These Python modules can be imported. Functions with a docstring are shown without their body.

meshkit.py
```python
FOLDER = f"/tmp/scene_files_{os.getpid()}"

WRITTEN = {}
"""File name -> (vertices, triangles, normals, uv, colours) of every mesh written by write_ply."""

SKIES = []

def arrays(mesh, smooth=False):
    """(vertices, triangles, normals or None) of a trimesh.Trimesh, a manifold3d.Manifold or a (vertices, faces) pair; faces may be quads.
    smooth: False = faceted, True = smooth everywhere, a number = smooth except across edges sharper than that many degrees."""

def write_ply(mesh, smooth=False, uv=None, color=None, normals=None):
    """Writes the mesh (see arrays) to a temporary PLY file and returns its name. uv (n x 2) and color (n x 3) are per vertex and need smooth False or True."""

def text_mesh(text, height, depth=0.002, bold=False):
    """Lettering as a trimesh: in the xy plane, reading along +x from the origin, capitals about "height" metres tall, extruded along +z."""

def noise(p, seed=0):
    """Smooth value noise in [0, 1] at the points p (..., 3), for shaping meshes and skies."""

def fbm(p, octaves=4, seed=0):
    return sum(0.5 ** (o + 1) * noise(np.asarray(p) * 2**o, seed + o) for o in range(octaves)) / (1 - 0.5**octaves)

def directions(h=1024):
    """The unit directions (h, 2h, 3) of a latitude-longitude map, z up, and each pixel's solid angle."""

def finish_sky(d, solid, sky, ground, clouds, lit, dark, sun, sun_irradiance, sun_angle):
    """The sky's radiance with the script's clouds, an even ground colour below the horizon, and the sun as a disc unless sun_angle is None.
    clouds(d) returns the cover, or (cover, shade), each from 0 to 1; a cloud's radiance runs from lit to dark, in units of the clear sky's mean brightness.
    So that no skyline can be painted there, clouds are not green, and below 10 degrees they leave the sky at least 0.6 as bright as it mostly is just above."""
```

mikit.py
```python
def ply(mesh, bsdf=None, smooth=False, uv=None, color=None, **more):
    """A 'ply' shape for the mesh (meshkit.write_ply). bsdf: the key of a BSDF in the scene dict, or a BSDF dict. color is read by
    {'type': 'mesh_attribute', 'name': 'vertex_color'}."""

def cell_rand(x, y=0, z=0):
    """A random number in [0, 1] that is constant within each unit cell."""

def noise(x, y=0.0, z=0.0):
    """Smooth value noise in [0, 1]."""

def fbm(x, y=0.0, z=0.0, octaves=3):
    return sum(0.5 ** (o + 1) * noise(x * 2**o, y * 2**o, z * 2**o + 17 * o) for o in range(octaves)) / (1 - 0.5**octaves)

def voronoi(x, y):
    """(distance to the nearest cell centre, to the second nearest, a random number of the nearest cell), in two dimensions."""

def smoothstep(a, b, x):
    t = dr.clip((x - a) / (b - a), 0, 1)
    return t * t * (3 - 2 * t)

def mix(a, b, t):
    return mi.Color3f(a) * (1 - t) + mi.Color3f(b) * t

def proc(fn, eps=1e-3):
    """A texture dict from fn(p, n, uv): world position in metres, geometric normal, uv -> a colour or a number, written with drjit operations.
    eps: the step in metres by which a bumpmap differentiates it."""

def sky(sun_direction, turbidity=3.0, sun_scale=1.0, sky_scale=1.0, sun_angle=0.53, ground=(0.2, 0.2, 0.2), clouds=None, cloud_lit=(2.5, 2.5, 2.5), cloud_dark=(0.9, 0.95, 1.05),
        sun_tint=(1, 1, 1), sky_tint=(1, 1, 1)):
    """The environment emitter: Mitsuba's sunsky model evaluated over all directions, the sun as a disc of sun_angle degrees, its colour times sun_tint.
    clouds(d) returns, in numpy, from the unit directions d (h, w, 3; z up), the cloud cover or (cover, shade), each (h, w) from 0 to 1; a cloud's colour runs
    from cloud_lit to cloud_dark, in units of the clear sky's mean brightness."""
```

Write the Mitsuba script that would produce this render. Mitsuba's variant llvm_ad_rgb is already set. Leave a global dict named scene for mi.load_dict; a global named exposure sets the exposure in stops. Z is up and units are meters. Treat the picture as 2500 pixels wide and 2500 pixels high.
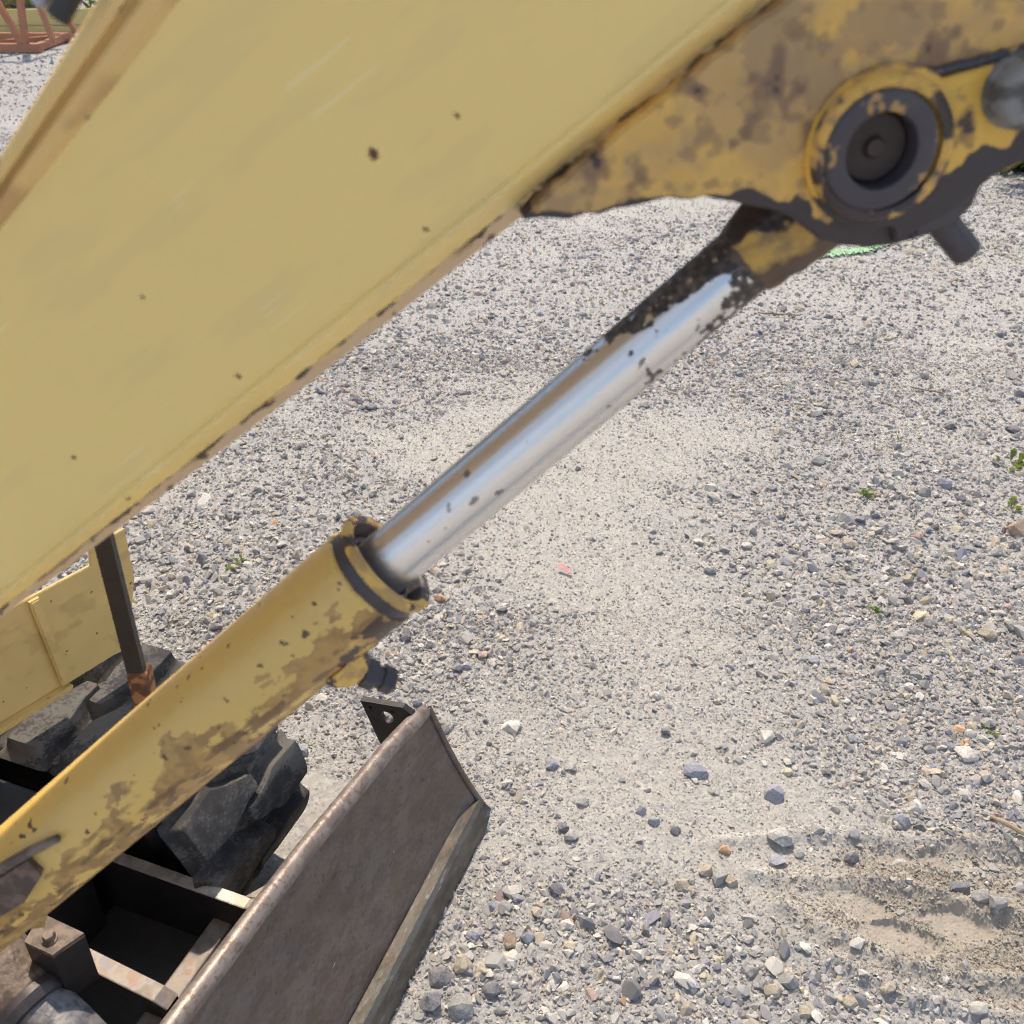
import math
import numpy as np
import trimesh
import drjit as dr
import mitsuba as mi
import manifold3d as m3
from shapely.geometry import Polygon, Point
from shapely.ops import unary_union
import mikit
import meshkit
from mikit import cell_rand, noise, fbm, voronoi, smoothstep, mix, proc

T = mi.ScalarTransform4f
scene, labels = {}, {}

# ------------------------------------------------------------------ camera, sky, exposure
CAM_H = 1.45
PITCH = math.radians(32.0)
scene['camera'] = {
    'type': 'thinlens', 'fov': 53.0, 'fov_axis': 'x', 'near_clip': 0.05, 'far_clip': 2000.0,
    'aperture_radius': 0.0019, 'focus_distance': 1.75,
    'to_world': T().look_at(origin=[0, 0, CAM_H], target=[0, math.cos(PITCH), CAM_H - math.sin(PITCH)], up=[0, 0, 1]),
}
exposure = 1.65


def thin_clouds(d):
    c = meshkit.fbm(d * 2.2 + 5.0, 4, 3)
    return np.clip((c - 0.42) * 3.2, 0, 0.85)


scene['sky'] = mikit.sky([-0.10, 0.50, 0.86], turbidity=4.0, sun_angle=1.6, sky_scale=1.25, clouds=thin_clouds, ground=(0.33, 0.32, 0.30))

rng = np.random.default_rng(7)

# ------------------------------------------------------------------ frames (metres)
# boom frame: s along the boom's heading, lat away from the camera, z up
AB = math.radians(8.0)
FB = np.array([math.cos(AB), math.sin(AB), 0.0])
LB = np.array([-math.sin(AB), math.cos(AB), 0.0])
CB = 0.60
ZZ = np.array([0, 0, 1.0])


def B(p):
    p = np.asarray(p, float)
    return p[..., 0:1] * FB + (CB + p[..., 1:2]) * LB + p[..., 2:3] * ZZ


# undercarriage frame: f forward, l across the machine, z up
AU = math.radians(-21.0)
FU = np.array([math.cos(AU), math.sin(AU), 0.0])
LU = np.array([-math.sin(AU), math.cos(AU), 0.0])


def U(p):
    p = np.asarray(p, float)
    return p[..., 0:1] * FU + p[..., 1:2] * LU + p[..., 2:3] * ZZ


# deck panel frame: q along the panel, d out of the panel (towards the camera), z up
AP = math.radians(54.0)
DP = np.array([math.cos(AP), math.sin(AP), 0.0])
NP = np.array([math.sin(AP), -math.cos(AP), 0.0])
P0 = np.array([-0.690, 1.073, 0.0])


def D(p):
    p = np.asarray(p, float)
    return P0 + p[..., 0:1] * DP + p[..., 1:2] * NP + p[..., 2:3] * ZZ


# ------------------------------------------------------------------ mesh helpers
def fix(m):
    trimesh.repair.fix_normals(m)
    return m


def cat(*ms):
    return trimesh.util.concatenate(list(ms))


def prism(poly, frame, l0, l1, order='sl', bevel=0.0):
    """extrude a polygon given in (first, z) between two lateral values"""
    if not isinstance(poly, Polygon):
        poly = Polygon(poly)
    parts = []
    if bevel > 0 and poly.is_valid:
        rings = []
        small = poly.buffer(-bevel)
        ext = np.array(poly.exterior.coords)[:-1]
        if small.geom_type == 'Polygon':
            a = trimesh.creation.extrude_polygon(small, abs(l1 - l0), engine='earcut')
            b = trimesh.creation.extrude_polygon(poly, abs(l1 - l0) - 2 * bevel, engine='earcut')
            b.apply_translation([0, 0, bevel])
            parts = [a, b]
    if not parts:
        parts = [trimesh.creation.extrude_polygon(poly, abs(l1 - l0), engine='earcut')]
    out = []
    for m in parts:
        v = m.vertices
        out.append(trimesh.Trimesh(frame(np.stack([v[:, 0], min(l0, l1) + v[:, 2], v[:, 1]], 1)), m.faces, process=False))
    return fix(cat(*out)) if len(out) == 1 else cat(*[fix(o) for o in out])


def lathe(p0, p1, prof, n=48, cap=True):
    """revolve (t, r) about the line p0->p1, t in metres from p0"""
    p0, p1 = np.asarray(p0, float), np.asarray(p1, float)
    z = (p1 - p0) / np.linalg.norm(p1 - p0)
    x = np.cross(z, [0.1, 0.2, 1.0]); x /= np.linalg.norm(x)
    y = np.cross(z, x)
    ang = np.arange(n) * 2 * np.pi / n
    ring = np.cos(ang)[:, None] * x + np.sin(ang)[:, None] * y
    v = np.concatenate([p0 + z * t + ring * max(r, 1e-5) for t, r in prof])
    f = []
    for k in range(len(prof) - 1):
        a = k * n + np.arange(n); b = k * n + (np.arange(n) + 1) % n
        f += [np.stack([a, b, b + n], 1), np.stack([a, b + n, a + n], 1)]
    v = np.vstack([v, p0 + z * prof[0][0], p0 + z * prof[-1][0]])
    i = np.arange(n); j = (i + 1) % n; m = (len(prof) - 1) * n
    if cap:
        f += [np.stack([j, i, i * 0 + len(v) - 2], 1), np.stack([m + i, m + j, i * 0 + len(v) - 1], 1)]
    return fix(trimesh.Trimesh(v, np.vstack(f), process=False))


def tube(pts, r, n=14):
    pts = np.asarray(pts, float)
    r = np.broadcast_to(np.asarray(r, float), len(pts))
    d = np.gradient(pts, axis=0); d /= np.linalg.norm(d, axis=1, keepdims=True)
    x = np.cross(d[0], [0.13, 0.27, 0.95]); x /= np.linalg.norm(x)
    ang = np.arange(n) * 2 * np.pi / n
    V = []
    for p, t, q in zip(pts, d, r):
        x = x - t * (x @ t); x /= np.linalg.norm(x)
        y = np.cross(t, x)
        V.append(p + q * (np.cos(ang)[:, None] * x + np.sin(ang)[:, None] * y))
    V = np.vstack(V + [pts[:1], pts[-1:]])
    f = []
    for k in range(len(pts) - 1):
        a = k * n + np.arange(n); b = k * n + (np.arange(n) + 1) % n
        f += [np.stack([a, b, b + n], 1), np.stack([a, b + n, a + n], 1)]
    i = np.arange(n); j = (i + 1) % n; m = (len(pts) - 1) * n
    f += [np.stack([j, i, i * 0 + len(V) - 2], 1), np.stack([m + i, m + j, i * 0 + len(V) - 1], 1)]
    return fix(trimesh.Trimesh(V, np.vstack(f), process=False))


def loft(sections, cap=True):
    """sections: list of (n, 3) closed loops"""
    n = len(sections[0]); V = np.vstack(sections); f = []
    for k in range(len(sections) - 1):
        a = k * n + np.arange(n); b = k * n + (np.arange(n) + 1) % n
        f += [np.stack([a, b, b + n], 1), np.stack([a, b + n, a + n], 1)]
    f = np.vstack(f)
    if cap:
        for k in (0, len(sections) - 1):
            L = sections[k]; c = L.mean(0); w = np.linalg.svd(L - c)[2]
            P = Polygon(np.stack([(L - c) @ w[0], (L - c) @ w[1]], 1))
            _, tri = trimesh.creation.triangulate_polygon(P, engine='earcut') if P.is_valid else (None, None)
            if tri is None:
                tri = np.array([[0, i, i + 1] for i in range(1, n - 1)])
            vv, tri = trimesh.creation.triangulate_polygon(P, engine='earcut')
            pts2 = np.stack([(L - c) @ w[0], (L - c) @ w[1]], 1)
            idx = np.array([np.argmin(((pts2 - q) ** 2).sum(1)) for q in vv])
            f = np.vstack([f, idx[tri] + k * n])
    return fix(trimesh.Trimesh(V, f, process=False))


def hull(pts):
    return trimesh.Trimesh(np.asarray(pts, float), process=False).convex_hull


def rounded(pts, r, seg=10):
    """hull of little spheres at the points: a rounded solid"""
    s = m3.Manifold.sphere(r, seg)
    h = m3.Manifold.batch_hull([s.translate(list(map(float, p))) for p in pts])
    m = h.to_mesh()
    return trimesh.Trimesh(m.vert_properties[:, :3], m.tri_verts, process=False)


def arc(c, r, a0, a1, n):
    t = np.radians(np.linspace(a0, a1, n))
    return [(c[0] + r * math.cos(q), c[1] + r * math.sin(q)) for q in t]


def circle(c, r, n=40):
    return Point(*c).buffer(r, quad_segs=n // 4)


# ------------------------------------------------------------------ naming helpers
def number(key):
    if key not in scene and key not in labels:
        return key
    k = 1
    while f'{key}_{k:03d}' in scene or f'{key}_{k:03d}' in labels:
        k += 1
    return f'{key}_{k:03d}'


def obj(name, mesh, mat, parent=None, label=None, cat_=None, group=None, kind=None, smooth=False, color=None, **more):
    key = number(f'{parent}__{name}' if parent else name)
    scene[key] = mikit.ply(mesh, mat, smooth=smooth, color=color, **more) if not isinstance(mesh, dict) else dict(mesh)
    info = {}
    if label: info['label'] = label
    if cat_: info['category'] = cat_
    if group: info['group'] = group
    if kind: info['kind'] = kind
    if info: labels[key] = info
    return key


def thing(name, label, cat_, group=None):
    key = number(name)
    labels[key] = {'label': label, 'category': cat_}
    if group: labels[key]['group'] = group
    return key


# ------------------------------------------------------------------ materials
def C3(r, g, b):
    return mi.Color3f(r, g, b)


def mat(name, color, rough=0.5, metallic=0.0, spec=0.5, bump=None, bump_scale=0.001, eps=1e-3, **more):
    base = {'type': 'principled', 'roughness': rough if not callable(rough) else proc(rough), 'specular': spec, **more}
    base['base_color'] = proc(color) if callable(color) else {'type': 'rgb', 'value': list(color)}
    base['metallic'] = proc(metallic) if callable(metallic) else metallic
    if bump is not None:
        base = {'type': 'bumpmap', 'height': proc(bump, eps), 'scale': bump_scale, 'bsdf': base}
    scene[name] = {'type': 'twosided', 'bsdf': base}


def bs(p):      # boom coordinates inside a texture
    return p.x * float(FB[0]) + p.y * float(FB[1]), p.x * float(LB[0]) + p.y * float(LB[1]) - CB, p.z


def us(p):
    return p.x * float(FU[0]) + p.y * float(FU[1]), p.x * float(LU[0]) + p.y * float(LU[1]), p.z


def chips(p, scale, cut, soft=0.03, o=4):
    n = fbm(p.x * scale + 31.0, p.y * scale, p.z * scale, o)
    return smoothstep(cut, cut + soft, n)


# boom: faded pale yellow enamel, with a few rust pecks
PECKS = [(0.0054, 1.329, 0.0034), (0.0477, 1.3462, 0.0018), (-0.0777, 1.2122, 0.0017), (-0.1743, 1.1682, 0.0018), (-0.12, 1.26, 0.0012), (0.03, 1.29, 0.0012), (-0.15, 1.14, 0.0014)]


def boom_col(p, n, uv):
    s, l, z = bs(p)
    c = mix(C3(0.800, 0.598, 0.222), C3(0.748, 0.556, 0.206), fbm(s * 9, l * 9, z * 9, 4))
    a, b = s * 0.80 + z * 0.59, z * 0.80 - s * 0.59
    film = smoothstep(0.50, 0.68, fbm(a * 16 + 5, b * 60, 2.0, 4))
    c = mix(c, C3(0.66, 0.50, 0.23), film * 0.3)
    scratch = smoothstep(0.885, 0.91, noise(a * 26 + 3, b * 420, 1.0)) * smoothstep(0.5, 0.62, fbm(a * 20 + 9, b * 20, 4.0, 2))
    c = mix(c, C3(0.88, 0.72, 0.42), scratch * 0.35)
    for a, b, r in PECKS:
        d = dr.sqrt(dr.square(s - a) + dr.square(z - b)) + 0.0022 * (noise(s * 700, z * 700, 1.0) - 0.5)
        c = mix(c, C3(0.10, 0.045, 0.015), 1 - smoothstep(r * 0.6, r, d))
    return c


mat('mat_boom_paint', boom_col, 0.42, spec=0.45, bump=lambda p, n, uv: fbm(p.x * 60, p.y * 60, p.z * 60, 3), bump_scale=0.0006)


# paint worn off to dark rust along sheared edges
def edge_col(p, n, uv):
    s, l, z = bs(p)
    k = fbm(s * 70 + 3, l * 70, z * 70, 4)
    c = mix(C3(0.64, 0.46, 0.22), C3(0.36, 0.24, 0.14), smoothstep(0.42, 0.6, fbm(s * 24, l * 40, z * 24, 3)))
    return mix(c, C3(0.07, 0.05, 0.04), smoothstep(0.50, 0.56, k))


mat('mat_worn_edge_paint', edge_col, 0.55)


def under_col(p, n, uv):
    s, l, z = bs(p)
    c = mix(C3(0.66, 0.49, 0.29), C3(0.52, 0.365, 0.22), fbm(s * 30, l * 30, z * 30, 4))
    return mix(c, C3(0.16, 0.10, 0.06), chips(p, 90.0, 0.66))


mat('mat_underside_paint', under_col, 0.55)


def flange_col(p, n, uv):
    s, l, z = bs(p)
    c = mix(C3(0.66, 0.46, 0.18), C3(0.50, 0.32, 0.13), smoothstep(0.42, 0.62, fbm(s * 26, l * 60, z * 26, 3)))
    return mix(c, C3(0.12, 0.085, 0.05), chips(p, 80.0, 0.68))


mat('mat_flange_paint', flange_col, 0.5)


# lug and boss: stronger yellow, caked with brown dust, black grease patches with hard edges
def lug_base(p):
    s, l, z = bs(p)
    a = fbm(s * 26 + 1.7, z * 26, l * 26, 4) + 0.20 * (fbm(s * 170 + 1.7, z * 170, l * 170, 3) - 0.5)
    yellow = mix(C3(0.66, 0.405, 0.10), C3(0.57, 0.345, 0.09), fbm(s * 90, z * 90, l * 90, 2))
    dust = mix(C3(0.56, 0.355, 0.125), C3(0.42, 0.265, 0.105), fbm(s * 45 + 9, z * 45, l * 45, 3))
    return s, l, z, mix(yellow, dust, smoothstep(0.38, 0.56, a))


def lug_col(p, n, uv):
    s, l, z, c = lug_base(p)
    k = fbm(s * 38 + 5, z * 38 + 2, l * 38, 4)
    j = fbm(s * 190 + 5, z * 190 + 2, l * 190, 3) - 0.5
    grey = smoothstep(0.56, 0.66, fbm(s * 30 + 40, z * 30, l * 30, 4) + 0.22 * j)
    c = mix(c, C3(0.30, 0.195, 0.105), grey * 0.7)
    fine = smoothstep(0.54, 0.70, fbm(s * 120 + 4, z * 120, l * 120, 4))
    c = mix(c, C3(0.20, 0.125, 0.07), fine * 0.55)
    c = mix(c, C3(0.17, 0.10, 0.06), smoothstep(0.58, 0.68, k) * 0.8)
    k = k + 0.16 * j
    low = mi.Float(1.2938)
    for a, b, za, zb in ((0.115, 0.154, 0.0, 0.007), (0.154, 0.195, 0.0, -0.0018), (0.195, 0.250, 0.0, -0.0240)):
        low = low + (zb - za) * dr.clip((s - a) / (b - a), 0, 1)
    reach = 0.0045 + 0.016 * smoothstep(0.19, 0.215, s)
    g = smoothstep(0.70, 0.75, k)
    g = dr.maximum(g, 1 - smoothstep(-0.0008, 0.0008, z - low - reach * (0.35 + 2.6 * dr.maximum(k - 0.36, 0))))
    return mix(c, C3(0.045, 0.034, 0.034), g)


mat('mat_lug_paint', lug_col, 0.5, bump=lambda p, n, uv: fbm(p.x * 90, p.y * 90, p.z * 90, 4), bump_scale=0.0022)


# grease smeared over the bottom of the lug, its border broken up
LUG_LOW = [(0.0816, 1.294), (0.13, 1.296), (0.19, 1.300), (0.225, 1.300), (0.25, 1.287), (0.276, 1.283), (0.31, 1.293), (0.335, 1.318), (0.37, 1.335)]


def boss_plate_col(p, n, uv):
    s, l, z, c = lug_base(p)
    a = fbm(s * 34 + 11, z * 34, l * 34, 4)
    c = mix(mix(C3(0.70, 0.435, 0.075), C3(0.60, 0.36, 0.07), a), c, smoothstep(0.48, 0.56, a) * 0.8)
    k = fbm(s * 60 + 5, z * 60 + 2, l * 60, 4) + 0.14 * (fbm(s * 240 + 5, z * 240 + 2, l * 240, 3) - 0.5)
    line = 1.2985 + 0.012 * (fbm(s * 70, 3.0, 1.0, 3) - 0.5) + dr.maximum(s - 0.29, 0) * 0.55 + 0.016 * (k - 0.5)
    g = 1 - smoothstep(0.0, 0.0015, z - line)
    c = mix(c, C3(0.22, 0.125, 0.055), smoothstep(0.56, 0.66, k) * 0.75)
    g = dr.maximum(g, smoothstep(0.67, 0.72, k))
    return mix(c, C3(0.040, 0.032, 0.036), g)


mat('mat_boss_paint', boss_plate_col, 0.45, bump=lambda p, n, uv: fbm(p.x * 90, p.y * 90, p.z * 90, 4), bump_scale=0.002)


def collar_col(p, n, uv):
    s, l, z = bs(p)
    k = fbm(s * 75 + 2, z * 75 + 7, l * 75, 4)
    c = mix(C3(0.036, 0.033, 0.042), C3(0.066, 0.058, 0.066), fbm(s * 40, z * 40, l * 40, 3))
    k = k + 0.2 * (fbm(s * 260, z * 260, l * 260, 3) - 0.5)
    return mix(c, C3(0.40, 0.24, 0.08), smoothstep(0.69, 0.73, k) * 0.9)


mat('mat_greasy_collar', collar_col, 0.42, spec=0.5, bump=lambda p, n, uv: fbm(p.x * 160, p.y * 160, p.z * 160, 4), bump_scale=0.001)


def ring_col(p, n, uv):
    s, l, z, c = lug_base(p)
    k = fbm(s * 80 + 2, z * 80 + 17, l * 80, 4) + 0.18 * (fbm(s * 260, z * 260, l * 260, 3) - 0.5)
    c = mix(C3(0.62, 0.375, 0.08), C3(0.34, 0.21, 0.09), smoothstep(0.38, 0.54, k))
    return mix(c, C3(0.05, 0.036, 0.036), smoothstep(0.50, 0.56, k))


mat('mat_ring_paint', ring_col, 0.5, bump=lambda p, n, uv: fbm(p.x * 120, p.y * 120, p.z * 120, 4), bump_scale=0.0015)

mat('mat_black_hole_steel', lambda p, n, uv: mix(C3(0.022, 0.018, 0.018), C3(0.05, 0.03, 0.022), fbm(p.x * 90, p.y * 90, p.z * 90, 3)), 0.6)
mat('mat_black_steel_and_shade', lambda p, n, uv: mix(C3(0.014, 0.013, 0.014), C3(0.028, 0.024, 0.023), fbm(p.x * 60, p.y * 60, p.z * 60, 4)), 0.5, bump=lambda p, n, uv: fbm(p.x * 200, p.y * 200, p.z * 200, 3), bump_scale=0.0004)  # real black steel, set darker still to stand in for shade behind the blade

# cylinder axis in boom coordinates
AX0 = np.array([-0.3377, 0.0, 0.7438]); AX1 = np.array([0.2293, 0.0, 1.2425])
AXD = (AX1 - AX0) / np.linalg.norm(AX1 - AX0)


def ax(p):      # along the axis from the gland face (metres) and downwards-forwards offset from it
    s, l, z = bs(p)
    t = (s + 0.0021) * float(AXD[0]) + (z - 1.0390) * float(AXD[2])
    w = (s + 0.0021) * float(AXD[2]) - (z - 1.0390) * float(AXD[0])
    return t, w, l


def barrel_col(p, n, uv):
    t, w, l = ax(p)
    c = mix(C3(0.67, 0.455, 0.128), C3(0.60, 0.415, 0.140), fbm(t * 14, w * 20, l * 20, 3))
    # brown oil and mud splashed over the lower flank, with a ragged outline
    k = fbm(t * 34 + 2, w * 60, l * 60, 4)
    k2 = fbm(t * 110 + 2, w * 110, l * 110, 3)
    edge = -0.006 + 0.085 * (k - 0.5) + 0.014 * (k2 - 0.5)
    edge = edge + 0.010 * (fbm(t * 300, w * 300, l * 300, 3) - 0.5)
    m = smoothstep(0.0, 0.0016, w - edge) * smoothstep(0.33, 0.42, fbm(t * 40 + 70, w * 90 + 4, l * 60, 4))
    c = mix(c, mix(C3(0.40, 0.245, 0.085), C3(0.27, 0.155, 0.06), smoothstep(0.4, 0.6, k2)), m * 0.88)
    dark = smoothstep(0.60, 0.65, fbm(t * 48 + 8, w * 130 + 3, l * 80, 4)) * smoothstep(-0.002, 0.008, w + 0.02 * (k2 - 0.5))
    c = mix(c, C3(0.155, 0.090, 0.045), dark * 0.85)
    c = mix(c, C3(0.10, 0.06, 0.03), chips(p, 120.0, 0.735, 0.02, 3))
    # bare oily scar near the head
    head = smoothstep(-0.105, -0.02, t) * smoothstep(0.0, 0.02, w + 0.015 * (k - 0.5))
    return mix(c, C3(0.07, 0.045, 0.035), smoothstep(0.46, 0.52, k2 * 0.5 + k * 0.5) * smoothstep(0.3, 0.31, head))


mat('mat_barrel_paint', barrel_col, 0.36, spec=0.5, bump=lambda p, n, uv: fbm(p.x * 80, p.y * 80, p.z * 80, 4), bump_scale=0.0012)


def head_col(p, n, uv):
    t, w, l = ax(p)
    k = fbm(t * 60 + 2, w * 60 + 7, l * 60, 4)
    c = mix(C3(0.62, 0.40, 0.10), C3(0.42, 0.27, 0.10), smoothstep(0.42, 0.55, k))
    return mix(c, C3(0.055, 0.045, 0.05), smoothstep(0.47, 0.51, fbm(t * 70 + 22, w * 70 + 7, l * 70, 4)))


mat('mat_head_paint', head_col, 0.45, bump=lambda p, n, uv: fbm(p.x * 120, p.y * 120, p.z * 120, 4), bump_scale=0.0012)


def rod_dirt(p):
    t, w, l = ax(p)
    k = fbm(t * 90 + 3, w * 90, l * 90, 4)
    k2 = fbm(t * 260 + 3, w * 260, l * 260, 3)
    zone = smoothstep(0.10, 0.30, t)
    m = smoothstep(0.66, 0.71, k * 0.6 + k2 * 0.4 + 0.20 * zone * smoothstep(-0.014, 0.012, w) - 0.09 * (1 - zone))
    spots = 0
    for a, b, r in ((0.0657, -0.0125, 0.0017), (0.0640, -0.0105, 0.0013), (0.0821, -0.0048, 0.0023), (0.0800, -0.0042, 0.0014), (0.0976, 0.0022, 0.0016), (0.0890, -0.0185, 0.0012), (0.0520, -0.003, 0.0009)):
        d = dr.sqrt(dr.square((t - a) * 0.45) + dr.square(w - b)) + 0.0040 * (k2 - 0.5) + 0.0016 * (k - 0.5)
        spots = dr.maximum(spots, (1 - smoothstep(r * 0.3, r, d)) * 0.75)
    tip = smoothstep(0.195, 0.235, t + 0.10 * (k - 0.5) - (w + 0.0195) * 9.0)     # old grease along the upper flank
    end = smoothstep(0.235, 0.300, t + 0.06 * (k - 0.5) + 2.4 * w)
    return dr.maximum(dr.maximum(m, spots * (l < 0)), dr.maximum(smoothstep(0.42, 0.50, tip * (0.25 + 0.75 * k2) + 0.20 * (k - 0.5)), smoothstep(0.44, 0.52, end * (0.2 + 0.75 * k2) + 0.25 * (k - 0.5))))


scene['mat_rod'] = {'type': 'twosided', 'bsdf': {'type': 'blendbsdf', 'weight': proc(lambda p, n, uv: rod_dirt(p)),
    'a': {'type': 'principled', 'base_color': {'type': 'rgb', 'value': [0.76, 0.75, 0.735]}, 'metallic': 0.88, 'roughness': 0.29, 'specular': 0.5},
    'b': {'type': 'principled', 'base_color': proc(lambda p, n, uv: mix(C3(0.040, 0.036, 0.035), C3(0.13, 0.105, 0.085), smoothstep(0.35, 0.70, fbm(p.x * 260, p.y * 260, p.z * 260, 4)))), 'roughness': 0.6}}}


def neck_col(p, n, uv):
    t, w, l = ax(p)
    k = fbm(t * 60 + 2, w * 60 + 3, l * 60, 4)
    c = mix(C3(0.52, 0.33, 0.075), C3(0.32, 0.21, 0.085), smoothstep(0.38, 0.58, k))
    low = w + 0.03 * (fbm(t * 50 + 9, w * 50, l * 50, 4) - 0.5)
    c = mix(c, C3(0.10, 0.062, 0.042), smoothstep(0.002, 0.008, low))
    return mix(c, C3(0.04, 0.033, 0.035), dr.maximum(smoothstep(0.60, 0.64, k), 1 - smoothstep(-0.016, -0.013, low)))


mat('mat_neck_paint', neck_col, 0.5, bump=lambda p, n, uv: fbm(p.x * 120, p.y * 120, p.z * 120, 4), bump_scale=0.003)

mat('mat_black_oily', lambda p, n, uv: mix(C3(0.03, 0.028, 0.035), C3(0.075, 0.065, 0.07), fbm(p.x * 90, p.y * 90, p.z * 90, 4)), 0.38)


def rust_col(p, n, uv):
    f, l, z = us(p)
    k = fbm(f * 40, l * 28, z * 40, 4)
    k2 = fbm(f * 170 + 3, l * 170, z * 170, 3)
    c = mix(C3(0.118, 0.098, 0.089), C3(0.165, 0.142, 0.130), smoothstep(0.34, 0.66, k * 0.6 + k2 * 0.4))
    c = mix(c, C3(0.145, 0.095, 0.070), 0.5 * smoothstep(0.50, 0.70, fbm(f * 22 + 8, l * 16, z * 22, 4)))
    c = mix(c, C3(0.085, 0.060, 0.052), 0.7 * smoothstep(0.60, 0.72, k2 * 0.55 + 0.45 * fbm(f * 60 + 8, l * 60, z * 60, 3)))
    drag = smoothstep(0.60, 0.80, noise(l * 14 + 2, z * 260 + f * 200, 3.0))
    c = mix(c, C3(0.21, 0.185, 0.17), drag * 0.15)
    scr = smoothstep(0.92, 0.95, noise(l * 30 + z * 10, f * 400 + z * 420, 2.0) * 0.45 + 0.55 * noise(l * 90, z * 60 + 7, 5.0))
    return mix(c, C3(0.45, 0.42, 0.40), scr)


mat('mat_worn_blade', rust_col, lambda p, n, uv: 0.36 + 0.22 * fbm(p.x * 60, p.y * 60, p.z * 60, 3), metallic=0.45, bump=lambda p, n, uv: fbm(p.x * 170, p.y * 170, p.z * 170, 4), bump_scale=0.0009)


def roll_col(p, n, uv):
    k = fbm(p.x * 60, p.y * 60, p.z * 60, 4)
    k2 = fbm(p.x * 200 + 5, p.y * 200, p.z * 200, 3)
    c = mix(C3(0.19, 0.155, 0.14), C3(0.27, 0.23, 0.21), smoothstep(0.36, 0.64, k))
    return mix(c, C3(0.15, 0.095, 0.07), 0.6 * smoothstep(0.56, 0.70, k2))


mat('mat_blade_roll', roll_col, 0.46, metallic=0.35, bump=lambda p, n, uv: fbm(p.x * 200, p.y * 200, p.z * 200, 3), bump_scale=0.0006)


def edge_steel(p, n, uv):
    f, l, z = us(p)
    k = fbm(f * 60, l * 30, z * 60, 4)
    c = mix(C3(0.095, 0.092, 0.086), C3(0.140, 0.135, 0.127), smoothstep(0.35, 0.65, k))
    sc = smoothstep(0.72, 0.78, noise(l * 60 + z * 90, f * 300 - z * 260, 1.0) * 0.5 + 0.5 * k)
    return mix(mix(c, C3(0.15, 0.11, 0.085), 0.6 * smoothstep(0.58, 0.68, fbm(f * 110 + 4, l * 110, z * 110, 3))), C3(0.27, 0.255, 0.24), sc * 0.8)


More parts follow.
